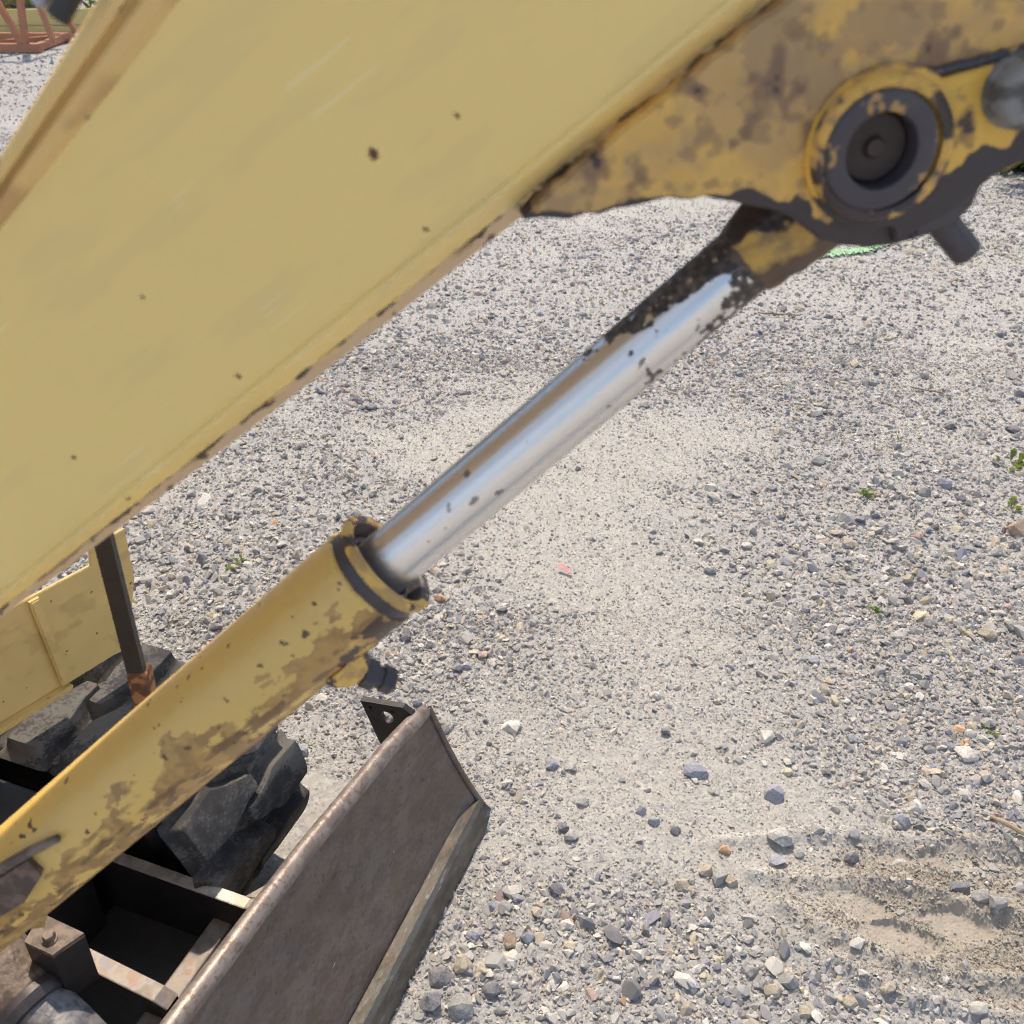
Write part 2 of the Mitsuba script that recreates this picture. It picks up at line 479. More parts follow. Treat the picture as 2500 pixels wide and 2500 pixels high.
mat('mat_edge_steel', edge_steel, 0.42, metallic=0.55, bump=lambda p, n, uv: fbm(p.x * 130, p.y * 130, p.z * 130, 4), bump_scale=0.001)


def bar_col(p, n, uv):
    k = fbm(p.x * 50, p.y * 50, p.z * 50, 4)
    c = mix(C3(0.36, 0.31, 0.26), C3(0.48, 0.435, 0.38), smoothstep(0.35, 0.6, k))
    c = mix(c, C3(0.36, 0.28, 0.21), 0.5 * smoothstep(0.52, 0.66, fbm(p.x * 70 + 9, p.y * 70, p.z * 70, 4)))
    return mix(c, C3(0.24, 0.23, 0.23), 0.6 * smoothstep(0.62, 0.70, k))


mat('mat_scoured_steel', bar_col, 0.5, metallic=0.25)


def brace_col(p, n, uv):
    k = fbm(p.x * 50 + 3, p.y * 50, p.z * 50, 4)
    c = mix(C3(0.13, 0.11, 0.098), C3(0.215, 0.185, 0.165), smoothstep(0.35, 0.6, k))
    c = mix(c, C3(0.20, 0.115, 0.075), 0.7 * smoothstep(0.54, 0.66, fbm(p.x * 70 + 9, p.y * 70, p.z * 70, 4)))
    return mix(c, C3(0.14, 0.15, 0.18), 0.7 * smoothstep(0.60, 0.68, k))


mat('mat_rusty_brace', brace_col, 0.5, metallic=0.2)


def rubber_col(p, n, uv):
    k = fbm(p.x * 55, p.y * 55, p.z * 55, 4)
    k2 = fbm(p.x * 260, p.y * 260, p.z * 260, 3)
    c = mix(C3(0.036, 0.036, 0.038), C3(0.072, 0.070, 0.068), smoothstep(0.4, 0.6, k))
    dust = smoothstep(0.44, 0.66, 0.4 * k2 + 0.6 * fbm(p.x * 22 + 8, p.y * 22, p.z * 22, 3))
    return mix(c, C3(0.25, 0.235, 0.21), dust * 0.45)


mat('mat_rubber', rubber_col, 0.75, spec=0.3, bump=lambda p, n, uv: fbm(p.x * 300, p.y * 300, p.z * 300, 2), bump_scale=0.0003)


def lug_rubber(p, n, uv):
    k = fbm(p.x * 55, p.y * 55, p.z * 55, 4)
    k2 = fbm(p.x * 300, p.y * 300, p.z * 300, 3)
    c = mix(C3(0.040, 0.040, 0.043), C3(0.062, 0.061, 0.062), smoothstep(0.3, 0.7, k))
    dust = smoothstep(0.50, 0.72, 0.6 * k2 + 0.4 * k)
    big = smoothstep(0.44, 0.56, fbm(p.x * 11 + 3, p.y * 11, p.z * 14, 3) + 0.25 * (k2 - 0.5))
    return mix(c, C3(0.33, 0.31, 0.275), dr.maximum(dust * 0.16, big * 0.26))


mat('mat_dusty_lug', lug_rubber, 0.8, spec=0.3, bump=lambda p, n, uv: fbm(p.x * 300, p.y * 300, p.z * 300, 2), bump_scale=0.0003)


def panel_col(p, n, uv):
    k = fbm(p.x * 20, p.y * 20, p.z * 20, 3)
    c = mix(C3(0.62, 0.46, 0.18), C3(0.54, 0.395, 0.155), k)
    c = mix(c, C3(0.42, 0.30, 0.12), 0.6 * smoothstep(0.56, 0.72, fbm(p.x * 24 + 7, p.y * 24, p.z * 30, 4)))
    return mix(c, C3(0.08, 0.05, 0.03), chips(p, 100.0, 0.80, 0.02, 3))


mat('mat_panel_paint', panel_col, 0.45)
mat('mat_rust', lambda p, n, uv: mix(C3(0.10, 0.042, 0.022), C3(0.30, 0.14, 0.06), smoothstep(0.4, 0.65, fbm(p.x * 120, p.y * 120, p.z * 120, 4))), 0.75, bump=lambda p, n, uv: fbm(p.x * 260, p.y * 260, p.z * 260, 3), bump_scale=0.001)
mat('mat_dark_rust', lambda p, n, uv: mix(C3(0.075, 0.048, 0.038), C3(0.15, 0.10, 0.075), smoothstep(0.4, 0.65, fbm(p.x * 120, p.y * 120, p.z * 120, 4))), 0.6)
mat('mat_brown_casting', lambda p, n, uv: mix(C3(0.10, 0.078, 0.066), C3(0.20, 0.155, 0.125), smoothstep(0.35, 0.65, fbm(p.x * 120, p.y * 120, p.z * 120, 4))), 0.6, metallic=0.15, bump=lambda p, n, uv: fbm(p.x * 260, p.y * 260, p.z * 260, 3), bump_scale=0.0012)
mat('mat_blue_grey_casting', lambda p, n, uv: mix(C3(0.12, 0.125, 0.145), C3(0.24, 0.24, 0.25), smoothstep(0.35, 0.65, fbm(p.x * 90, p.y * 90, p.z * 90, 4))), 0.5, metallic=0.3, bump=lambda p, n, uv: fbm(p.x * 260, p.y * 260, p.z * 260, 3), bump_scale=0.0008)
mat('mat_grey_steel', lambda p, n, uv: mix(C3(0.20, 0.19, 0.185), C3(0.31, 0.29, 0.275), fbm(p.x * 120, p.y * 120, p.z * 120, 4)), 0.45, metallic=0.5)
mat('mat_greasy_pin', lambda p, n, uv: mix(C3(0.07, 0.068, 0.068), C3(0.19, 0.19, 0.185), smoothstep(0.38, 0.62, fbm(p.x * 110, p.y * 110, p.z * 110, 4))), 0.5)
mat('mat_hose_rubber', (0.028, 0.027, 0.030), 0.55)
mat('mat_fitting', lambda p, n, uv: mix(C3(0.30, 0.31, 0.35), C3(0.42, 0.43, 0.46), fbm(p.x * 90, p.y * 90, p.z * 90, 3)), 0.4, metallic=0.6)


def red_col(p, n, uv):
    return mix(C3(0.43, 0.20, 0.115), C3(0.34, 0.145, 0.085), fbm(p.x * 7, p.y * 7, p.z * 7, 4))


mat('mat_red_steel', red_col, 0.55)
mat('mat_old_yellow', lambda p, n, uv: mix(C3(0.66, 0.58, 0.24), C3(0.50, 0.44, 0.19), fbm(p.x * 7, p.y * 7, p.z * 7, 4)), 0.5)
mat('mat_green_paint', lambda p, n, uv: mix(C3(0.20, 0.47, 0.23), C3(0.34, 0.50, 0.34), fbm(p.x * 30, p.y * 30, p.z * 30, 4)), 0.6)
mat('mat_pink_tape', (0.60, 0.34, 0.34), 0.6)
mat('mat_wood', lambda p, n, uv: mix(C3(0.42, 0.33, 0.23), C3(0.32, 0.25, 0.17), fbm(p.x * 60, p.y * 200, p.z * 200, 3)), 0.8)
mat('mat_dry_twig', (0.17, 0.12, 0.09), 0.8)
for nm, c in (('mat_leaf', (0.10, 0.19, 0.030)), ('mat_leaf_bright', (0.17, 0.23, 0.06)), ('mat_leaf_dark', (0.035, 0.085, 0.025)), ('mat_leaf_dry', (0.24, 0.23, 0.09))):
    scene[nm] = {'type': 'principledthin', 'base_color': {'type': 'rgb', 'value': list(c)}, 'roughness': 0.55, 'diff_trans': 0.7}

# stones: one colour per stone, with speckle on top
scene['mat_gravel'] = {'type': 'twosided', 'bsdf': {'type': 'principled', 'base_color': {'type': 'mesh_attribute', 'name': 'vertex_color'}, 'roughness': 0.8, 'specular': 0.35}}


def grit(p, n, uv):
    a, _, _ = voronoi(p.x * 190, p.y * 190)
    return (1 - a) * 0.6 + 0.7 * fbm(p.x * 70, p.y * 70, 0.5, 4)


def pebble_col(p, n, uv):
    _, _, q = voronoi(p.x * 150 + 0.4 * noise(p.x * 60, p.y * 60), p.y * 150)
    return mix(C3(0.26, 0.26, 0.275), C3(0.50, 0.485, 0.455), q)


def pebble_w(p, n, uv):
    a, b, q = voronoi(p.x * 150 + 0.4 * noise(p.x * 60, p.y * 60), p.y * 150)
    soil = smoothstep(0.9, 1.15, dr.square((p.x - 0.86) / 0.50) + dr.square((p.y - 1.07) / 0.19))     # no pebbles pressed into the rut
    return soil * smoothstep(0.05, 0.22, b - a) * smoothstep(0.35, 0.45, cell_rand(q * 5000.0, 3.0)) * 0.85


PEBBLE = {'type': 'principled', 'base_color': proc(pebble_col), 'roughness': 0.85, 'specular': 0.3}
scene['mat_yard'] = {'type': 'twosided', 'bsdf': {'type': 'bumpmap', 'height': proc(grit, 1.2e-3), 'scale': 0.0028, 'bsdf': {'type': 'blendbsdf', 'weight': proc(pebble_w), 'a': {'type': 'principled', 'base_color': {'type': 'mesh_attribute', 'name': 'vertex_color'}, 'roughness': 0.9, 'specular': 0.25}, 'b': PEBBLE}}}


def stone_mat(name, c1, c2, vein=None):
    c1, c2 = C3(*c1), C3(*c2)

    def col(p, n, uv):
        k = 0.5 * fbm(p.x * 90, p.y * 90, p.z * 140, 4) + 0.5 * fbm(p.x * 420, p.y * 420, p.z * 420, 2)
        c = mix(c1, c2, smoothstep(0.38, 0.62, k))
        if vein:
            v = dr.abs(noise(p.x * 60 + p.z * 80, p.y * 70, p.z * 150) - 0.5)
            c = mix(C3(*vein), c, smoothstep(0.0, 0.05, v))
        return c
    mat(name, col, 0.8, spec=0.35, bump=lambda p, n, uv: fbm(p.x * 130, p.y * 130, p.z * 130, 4), bump_scale=0.003)


stone_mat('mat_stone_w', (0.52, 0.50, 0.46), (0.66, 0.64, 0.60))
stone_mat('mat_stone_p', (0.36, 0.36, 0.35), (0.50, 0.49, 0.47), (0.28, 0.28, 0.27))
stone_mat('mat_stone_c', (0.52, 0.46, 0.33), (0.64, 0.58, 0.44))
stone_mat('mat_stone_t', (0.38, 0.335, 0.265), (0.47, 0.42, 0.34))
stone_mat('mat_stone_g', (0.28, 0.28, 0.28), (0.37, 0.37, 0.365), (0.24, 0.24, 0.24))
stone_mat('mat_stone_b', (0.25, 0.265, 0.315), (0.34, 0.35, 0.40))
stone_mat('mat_stone_d', (0.155, 0.16, 0.18), (0.235, 0.235, 0.25))
stone_mat('mat_stone_l', (0.33, 0.33, 0.37), (0.41, 0.41, 0.45))
stone_mat('mat_stone_o', (0.55, 0.32, 0.16), (0.56, 0.42, 0.30))
stone_mat('mat_stone_r', (0.33, 0.25, 0.195), (0.43, 0.34, 0.275))

# ------------------------------------------------------------------ the ground
MUD = [np.array([(0.40, 1.150), (0.478, 1.139), (0.612, 1.139), (0.693, 1.113), (0.809, 1.072), (1.2, 0.98)]),
       np.array([(0.44, 1.085), (0.462, 1.072), (0.521, 1.033), (0.605, 0.977), (0.762, 0.950), (1.2, 0.87)])]
MUD += [np.array([(0.36, 1.215), (0.50, 1.235), (0.70, 1.225), (1.2, 1.16)]), np.array([(0.50, 0.985), (0.60, 0.925), (0.75, 0.885), (1.2, 0.80)])]
MUD_FLAT = [(0.565, 1.095, 0.055, 0.030), (0.615, 1.030, 0.060, 0.034), (0.715, 1.060, 0.060, 0.030), (0.83, 1.19, 0.10, 0.022), (0.735, 1.185, 0.045, 0.020), (0.66, 1.19, 0.035, 0.018), (0.54, 1.00, 0.05, 0.016), (0.95, 1.13, 0.09, 0.03), (0.9, 1.0, 0.09, 0.03)]


def seg_dist(x, y, line):
    best = np.full(x.shape, 9.0)
    for a, b in zip(line[:-1], line[1:]):
        d = b - a
        t = np.clip(((x - a[0]) * d[0] + (y - a[1]) * d[1]) / (d @ d), 0, 1)
        best = np.minimum(best, np.hypot(x - a[0] - t * d[0], y - a[1] - t * d[1]))
    return best


def nz(x, y, s, seed=0, o=3):
    return meshkit.fbm(np.stack([x * s, y * s, x * 0 + 0.37], -1), o, seed)


def mud_mask(x, y):
    k = nz(x, y, 9, 5)
    d = np.hypot((x - 0.86) / 0.52, (y - 1.07) / 0.20)
    return np.clip((1.0 - d + 1.1 * (k - 0.5)) * 1.8, 0, 1)


def flat_mask(x, y):
    m = np.zeros(x.shape)
    k = nz(x, y, 30, 15)
    for a, b, u, v in MUD_FLAT:
        q = np.hypot((x - a + 0.35 * (y - b)) / u, (y - b + 0.12 * (x - a)) / v)
        m = np.maximum(m, np.clip((1.0 - q + 0.7 * (k - 0.5)) * 6, 0, 1))
    return m * mud_mask(x, y)


def rocky(x, y):
    """1 where loose gravel lies thick, 0 on the trodden sandy patches"""
    a = nz(x, y, 1.1, 21, 3) * 0.55 + nz(x + 0.3 * y, y, 3.3, 22, 3) * 0.45
    r = np.clip((a - 0.46) * 7 + 0.5, 0, 1)
    sandy = np.exp(-(((x - 0.28) / 0.42) ** 2 + ((y - 1.75) / 0.55) ** 2)) + 0.9 * np.exp(-(((x - 0.12) / 0.5) ** 2 + ((y - 2.65) / 0.45) ** 2)) + 0.6 * np.exp(-(((x - 0.40) / 0.25) ** 2 + ((y - 1.35) / 0.25) ** 2))
    stony = np.exp(-(((x - 1.0) / 0.35) ** 2 + ((y - 2.35) / 0.16) ** 2)) + np.exp(-(((x - 0.05) / 0.16) ** 2 + ((y - 0.98) / 0.16) ** 2)) + 0.9 * np.exp(-(((x - 0.30) / 0.2) ** 2 + ((y - 0.90) / 0.07) ** 2)) + np.exp(-(((x + 0.25) / 0.35) ** 2 + ((y - 1.9) / 0.5) ** 2)) + np.exp(-(((x - 0.95) / 0.32) ** 2 + ((y - 1.48) / 0.17) ** 2)) + 0.8 * np.exp(-(((x - 0.22) / 0.3) ** 2 + ((y - 0.93) / 0.10) ** 2)) + 0.7 * np.exp(-(((x - 1.1) / 0.4) ** 2 + ((y - 1.9) / 0.16) ** 2))
    return np.clip(r - 0.75 * sandy + 0.7 * stony, 0, 1)


def height(x, y):
    near = np.clip(1.5 - np.hypot(x, y - 1.5) / 40.0, 0, 1)
    h = 0.030 * (nz(x, y, 0.8, 2, 3) - 0.5) + 0.010 * (nz(x, y, 5, 3, 3) - 0.5) + 0.004 * (nz(x, y, 26, 4, 3) - 0.5)
    h = h + 0.006 * (nz(x, y, 110, 31, 2) - 0.5) * np.clip(1.4 - y / 4.0, 0, 1)
    m = mud_mask(x, y); fl = flat_mask(x, y)
    h = h + m * (0.021 * (nz(x, y, 30, 8, 4) - 0.45) + 0.013 * (nz(x, y, 90, 9, 3) - 0.5)) * (1 - fl)
    for k, L in enumerate(MUD):
        d = seg_dist(x, y, L) + 0.018 * (nz(x, y, 26, 40 + k) - 0.5)
        # the far side of each tread bar stands up, the near side breaks off steeply
        h = h + 0.0175 * np.exp(-(d / 0.015) ** 2) * np.clip(nz(x, y, 16, 50 + k) * 2.2 - 0.3, 0.2, 1.2)
    h = h - 0.010 * fl
    return h * near


def graded(a, b, fine0, fine1, step, grow):
    xs = [fine0]
    while xs[-1] < fine1: xs.append(xs[-1] + step)
    s = step
    while xs[-1] < b:
        s *= grow; xs.append(xs[-1] + s)
    lo = [fine0]; s = step
    while lo[-1] > a:
        s *= grow; lo.append(lo[-1] - s)
    return np.array(lo[:0:-1] + xs)


gx = graded(-300, 300, -0.35, 1.35, 0.0042, 1.035)
gy = graded(-60, 500, 0.80, 1.75, 0.0042, 1.028)
GX, GY = np.meshgrid(gx, gy, indexing='xy')
GZ = height(GX, GY)
nx, ny = len(gx), len(gy)
idx = np.arange(nx * ny).reshape(ny, nx)
gf = np.concatenate([np.stack([idx[:-1, :-1], idx[:-1, 1:], idx[1:, 1:]], -1).reshape(-1, 3), np.stack([idx[:-1, :-1], idx[1:, 1:], idx[1:, :-1]], -1).reshape(-1, 3)])
gv = np.stack([GX, GY, GZ], -1).reshape(-1, 3)


def ground_tone(x, y):
    r = rocky(x, y)[..., None]
    k = nz(x, y, 60, 61, 3)[..., None]; k2 = nz(x, y, 240, 62, 2)[..., None]
    sand = np.array([0.395, 0.386, 0.364]); grey = np.array([0.32, 0.323, 0.328])
    c = sand * (1 - r) + grey * r
    c = c * (0.74 + 0.30 * k + 0.28 * k2)
    m = mud_mask(x, y)[..., None]; fl = flat_mask(x, y)[..., None]
    c = c * (1 - m) + m * np.array([0.345, 0.316, 0.272]) * (0.84 + 0.30 * k)
    c = c * (1 - fl) + fl * np.array([0.355, 0.325, 0.280]) * (0.80 + 0.28 * k + 0.16 * k2)
    moss = np.clip((nz(x, y, 1.3, 71, 4) - 0.50) * 6, 0, 1) * np.clip((y - 3.6) / 1.0, 0, 1) * np.clip((x - 0.2 * y) / 1.0, 0, 1)
    moss = (moss * np.clip((nz(x, y, 25, 72, 3) - 0.42) * 6, 0, 1))[..., None]
    return c * (1 - 0.7 * moss) + 0.7 * moss * np.array([0.30, 0.30, 0.11])


obj('ground', trimesh.Trimesh(gv, gf, process=False), 'mat_yard', kind='structure', smooth=True, color=ground_tone(GX, GY).reshape(-1, 3),
    label='pale sandy gravel yard with trodden patches')

# ------------------------------------------------------------------ loose gravel
def stone_shape(r, n, flat, angular):
    while True:
        v = r.normal(size=(n, 3)); v /= np.linalg.norm(v, axis=1, keepdims=True)
        v = np.sign(v) * np.abs(v) ** angular
        m = trimesh.Trimesh(v * [1, 0.74, flat], process=False).convex_hull
        if len(m.vertices) >= n - 2:
            m.vertices -= m.vertices.mean(0)
            m.vertices /= np.abs(m.vertices).max()
            return m


small = [stone_shape(rng, 8, rng.uniform(0.5, 0.75), rng.uniform(0.75, 1.0)) for _ in range(24)]
mid = [stone_shape(rng, 15, rng.uniform(0.45, 0.75), rng.uniform(0.9, 1.2)) for _ in range(24)]
round_ = [stone_shape(rng, 11, rng.uniform(0.55, 0.8), rng.uniform(0.95, 1.15)) for _ in range(24)]
TONES = np.array([[0.36, 0.355, 0.345], [0.28, 0.28, 0.285], [0.205, 0.215, 0.255], [0.45, 0.44, 0.42], [0.43, 0.375, 0.30], [0.56, 0.54, 0.50], [0.25, 0.265, 0.31], [0.155, 0.16, 0.175], [0.48, 0.29, 0.17], [0.50, 0.45, 0.33], [0.40, 0.30, 0.26]])
TONES = (TONES.mean(0) + 0.88 * (TONES - TONES.mean(0))) * [1.0, 1.005, 1.015]
TONE_P = np.array([0.25, 0.18, 0.08, 0.17, 0.11, 0.08, 0.05, 0.035, 0.004, 0.03, 0.011]); TONE_P /= TONE_P.sum()


tiny = [stone_shape(rng, 6, rng.uniform(0.55, 0.8), rng.uniform(0.85, 1.0)) for _ in range(24)]


def in_view(x, y, margin):
    return (np.abs(x) < 0.53 * (y * math.cos(PITCH) + CAM_H * math.sin(PITCH)) + margin)


def blade_side(x, y):
    """ground that lies inside the machine (no stones needed there)"""
    f = x * FU[0] + y * FU[1]; l = x * LU[0] + y * LU[1]
    return (f < -0.50) & (l < 1.16) & (f > -2.4)


V, F, Cc, at = [], [], [], 0


def crumbs(n):
    """clods of damp soil squeezed up between the tread marks"""
    x = rng.uniform(0.28, 1.30, n * 3); y = rng.uniform(0.82, 1.34, n * 3)
    k = (rng.uniform(0, 1, n * 3) < mud_mask(x, y) * (1 - 0.97 * np.clip(flat_mask(x, y) * 1.5, 0, 1)) * (0.25 + 0.75 * (nz(x, y, 22, 81) > 0.46)))
    x, y = x[k][:n], y[k][:n]; m = len(x)
    s = 0.0016 * (1 - rng.uniform(0, 1, m) * 0.93) ** -0.42
    place(x, y, height(x, y) + s * rng.uniform(0, 0.6, m), s, np.array([0.335, 0.307, 0.265]) * rng.uniform(0.80, 1.22, (m, 1)), tiny)


def scatter(n, y0, y1, smin, smax, power, shapes, dens, margin=0.35):
    x1 = 0.56 * (y1 * math.cos(PITCH) + 0.77) + margin
    x = rng.uniform(-x1, x1, n * 6); y = y0 + (y1 - y0) * rng.uniform(0, 1, n * 6)
    keep = in_view(x, y, margin) & ~blade_side(x, y)
    r = rocky(x, y); m = mud_mask(x, y); fl = flat_mask(x, y)
    d = (dens[0] + (dens[1] - dens[0]) * r) * (1 - 0.55 * m) * (1 - 0.90 * fl)
    keep &= rng.uniform(0, 1, n * 6) < d
    x, y, r, m = x[keep][:n], y[keep][:n], r[keep][:n], m[keep][:n]
    k = len(x)
    s = smin * (1 - rng.uniform(0, 1, k) * (1 - (smax / smin) ** (-power))) ** (-1 / power) / 2
    s *= (0.75 + 0.4 * r)
    z = height(x, y) + s * rng.uniform(-0.05, 0.42, k)
    tone = TONES[rng.choice(len(TONES), k, p=TONE_P)] * rng.uniform(0.90, 1.22, (k, 1))
    sandy = np.array([0.39, 0.381, 0.362])
    w = np.clip(0.40 * (1 - r) + 0.75 * m, 0, 0.85)[:, None] * rng.uniform(0.1, 1, (k, 1))
    tone = tone * (1 - w) + w * sandy
    place(x, y, z, s, tone, shapes)


def place(x, y, z, s, tone, shapes):
    global at
    k = len(x)
    which = rng.integers(0, len(shapes), k)
    a = rng.uniform(0, 2 * np.pi, k); tilt = rng.normal(0, 0.28, (k, 2)); st = rng.uniform(0.8, 1.25, (k, 3))
    for q, sh in enumerate(shapes):
        i = np.nonzero(which == q)[0]
        if not len(i): continue
        v = sh.vertices[None] * (s[i, None, None] * st[i][:, None, :])
        v = np.stack([v[..., 0], v[..., 1] + 0, v[..., 2] + tilt[i, 0][:, None] * v[..., 0] + tilt[i, 1][:, None] * v[..., 1]], -1)
        ca, sa = np.cos(a[i])[:, None], np.sin(a[i])[:, None]
        v = np.stack([ca * v[..., 0] - sa * v[..., 1] + x[i][:, None], sa * v[..., 0] + ca * v[..., 1] + y[i][:, None], v[..., 2] + z[i][:, None]], -1)
        nv = len(sh.vertices)
        V.append(v.reshape(-1, 3)); Cc.append(np.repeat(tone[i], nv, 0))
        F.append((sh.faces[None] + (np.arange(len(i)) * nv)[:, None, None] + at).reshape(-1, 3)); at += nv * len(i)


scatter(76000, 0.72, 1.9, 0.0030, 0.010, 2.0, tiny, (0.85, 1.0), 0.25)
scatter(66000, 1.8, 3.4, 0.0050, 0.014, 2.0, tiny, (0.85, 1.0), 0.25)
scatter(62000, 3.2, 7.0, 0.009, 0.022, 2.1, tiny, (0.85, 1.0))
scatter(15000, 6.8, 14.0, 0.018, 0.045, 2.2, tiny, (0.6, 1.0))
scatter(11000, 0.72, 1.9, 0.0075, 0.018, 2.3, round_, (0.10, 1.0), 0.25)
scatter(11000, 1.8, 3.6, 0.010, 0.024, 2.5, round_, (0.10, 1.0), 0.25)
scatter(2600, 0.72, 2.2, 0.013, 0.032, 2.4, mid, (0.04, 1.0))
scatter(2200, 2.0, 5.0, 0.017, 0.040, 2.8, mid, (0.05, 1.0))
crumbs(20000)
obj('gravel', trimesh.Trimesh(np.vstack(V), np.vstack(F), process=False), 'mat_gravel', kind='stuff', color=np.vstack(Cc),
    label='loose crushed gravel of mixed grey, blue-grey and tan stones', cat_='gravel')

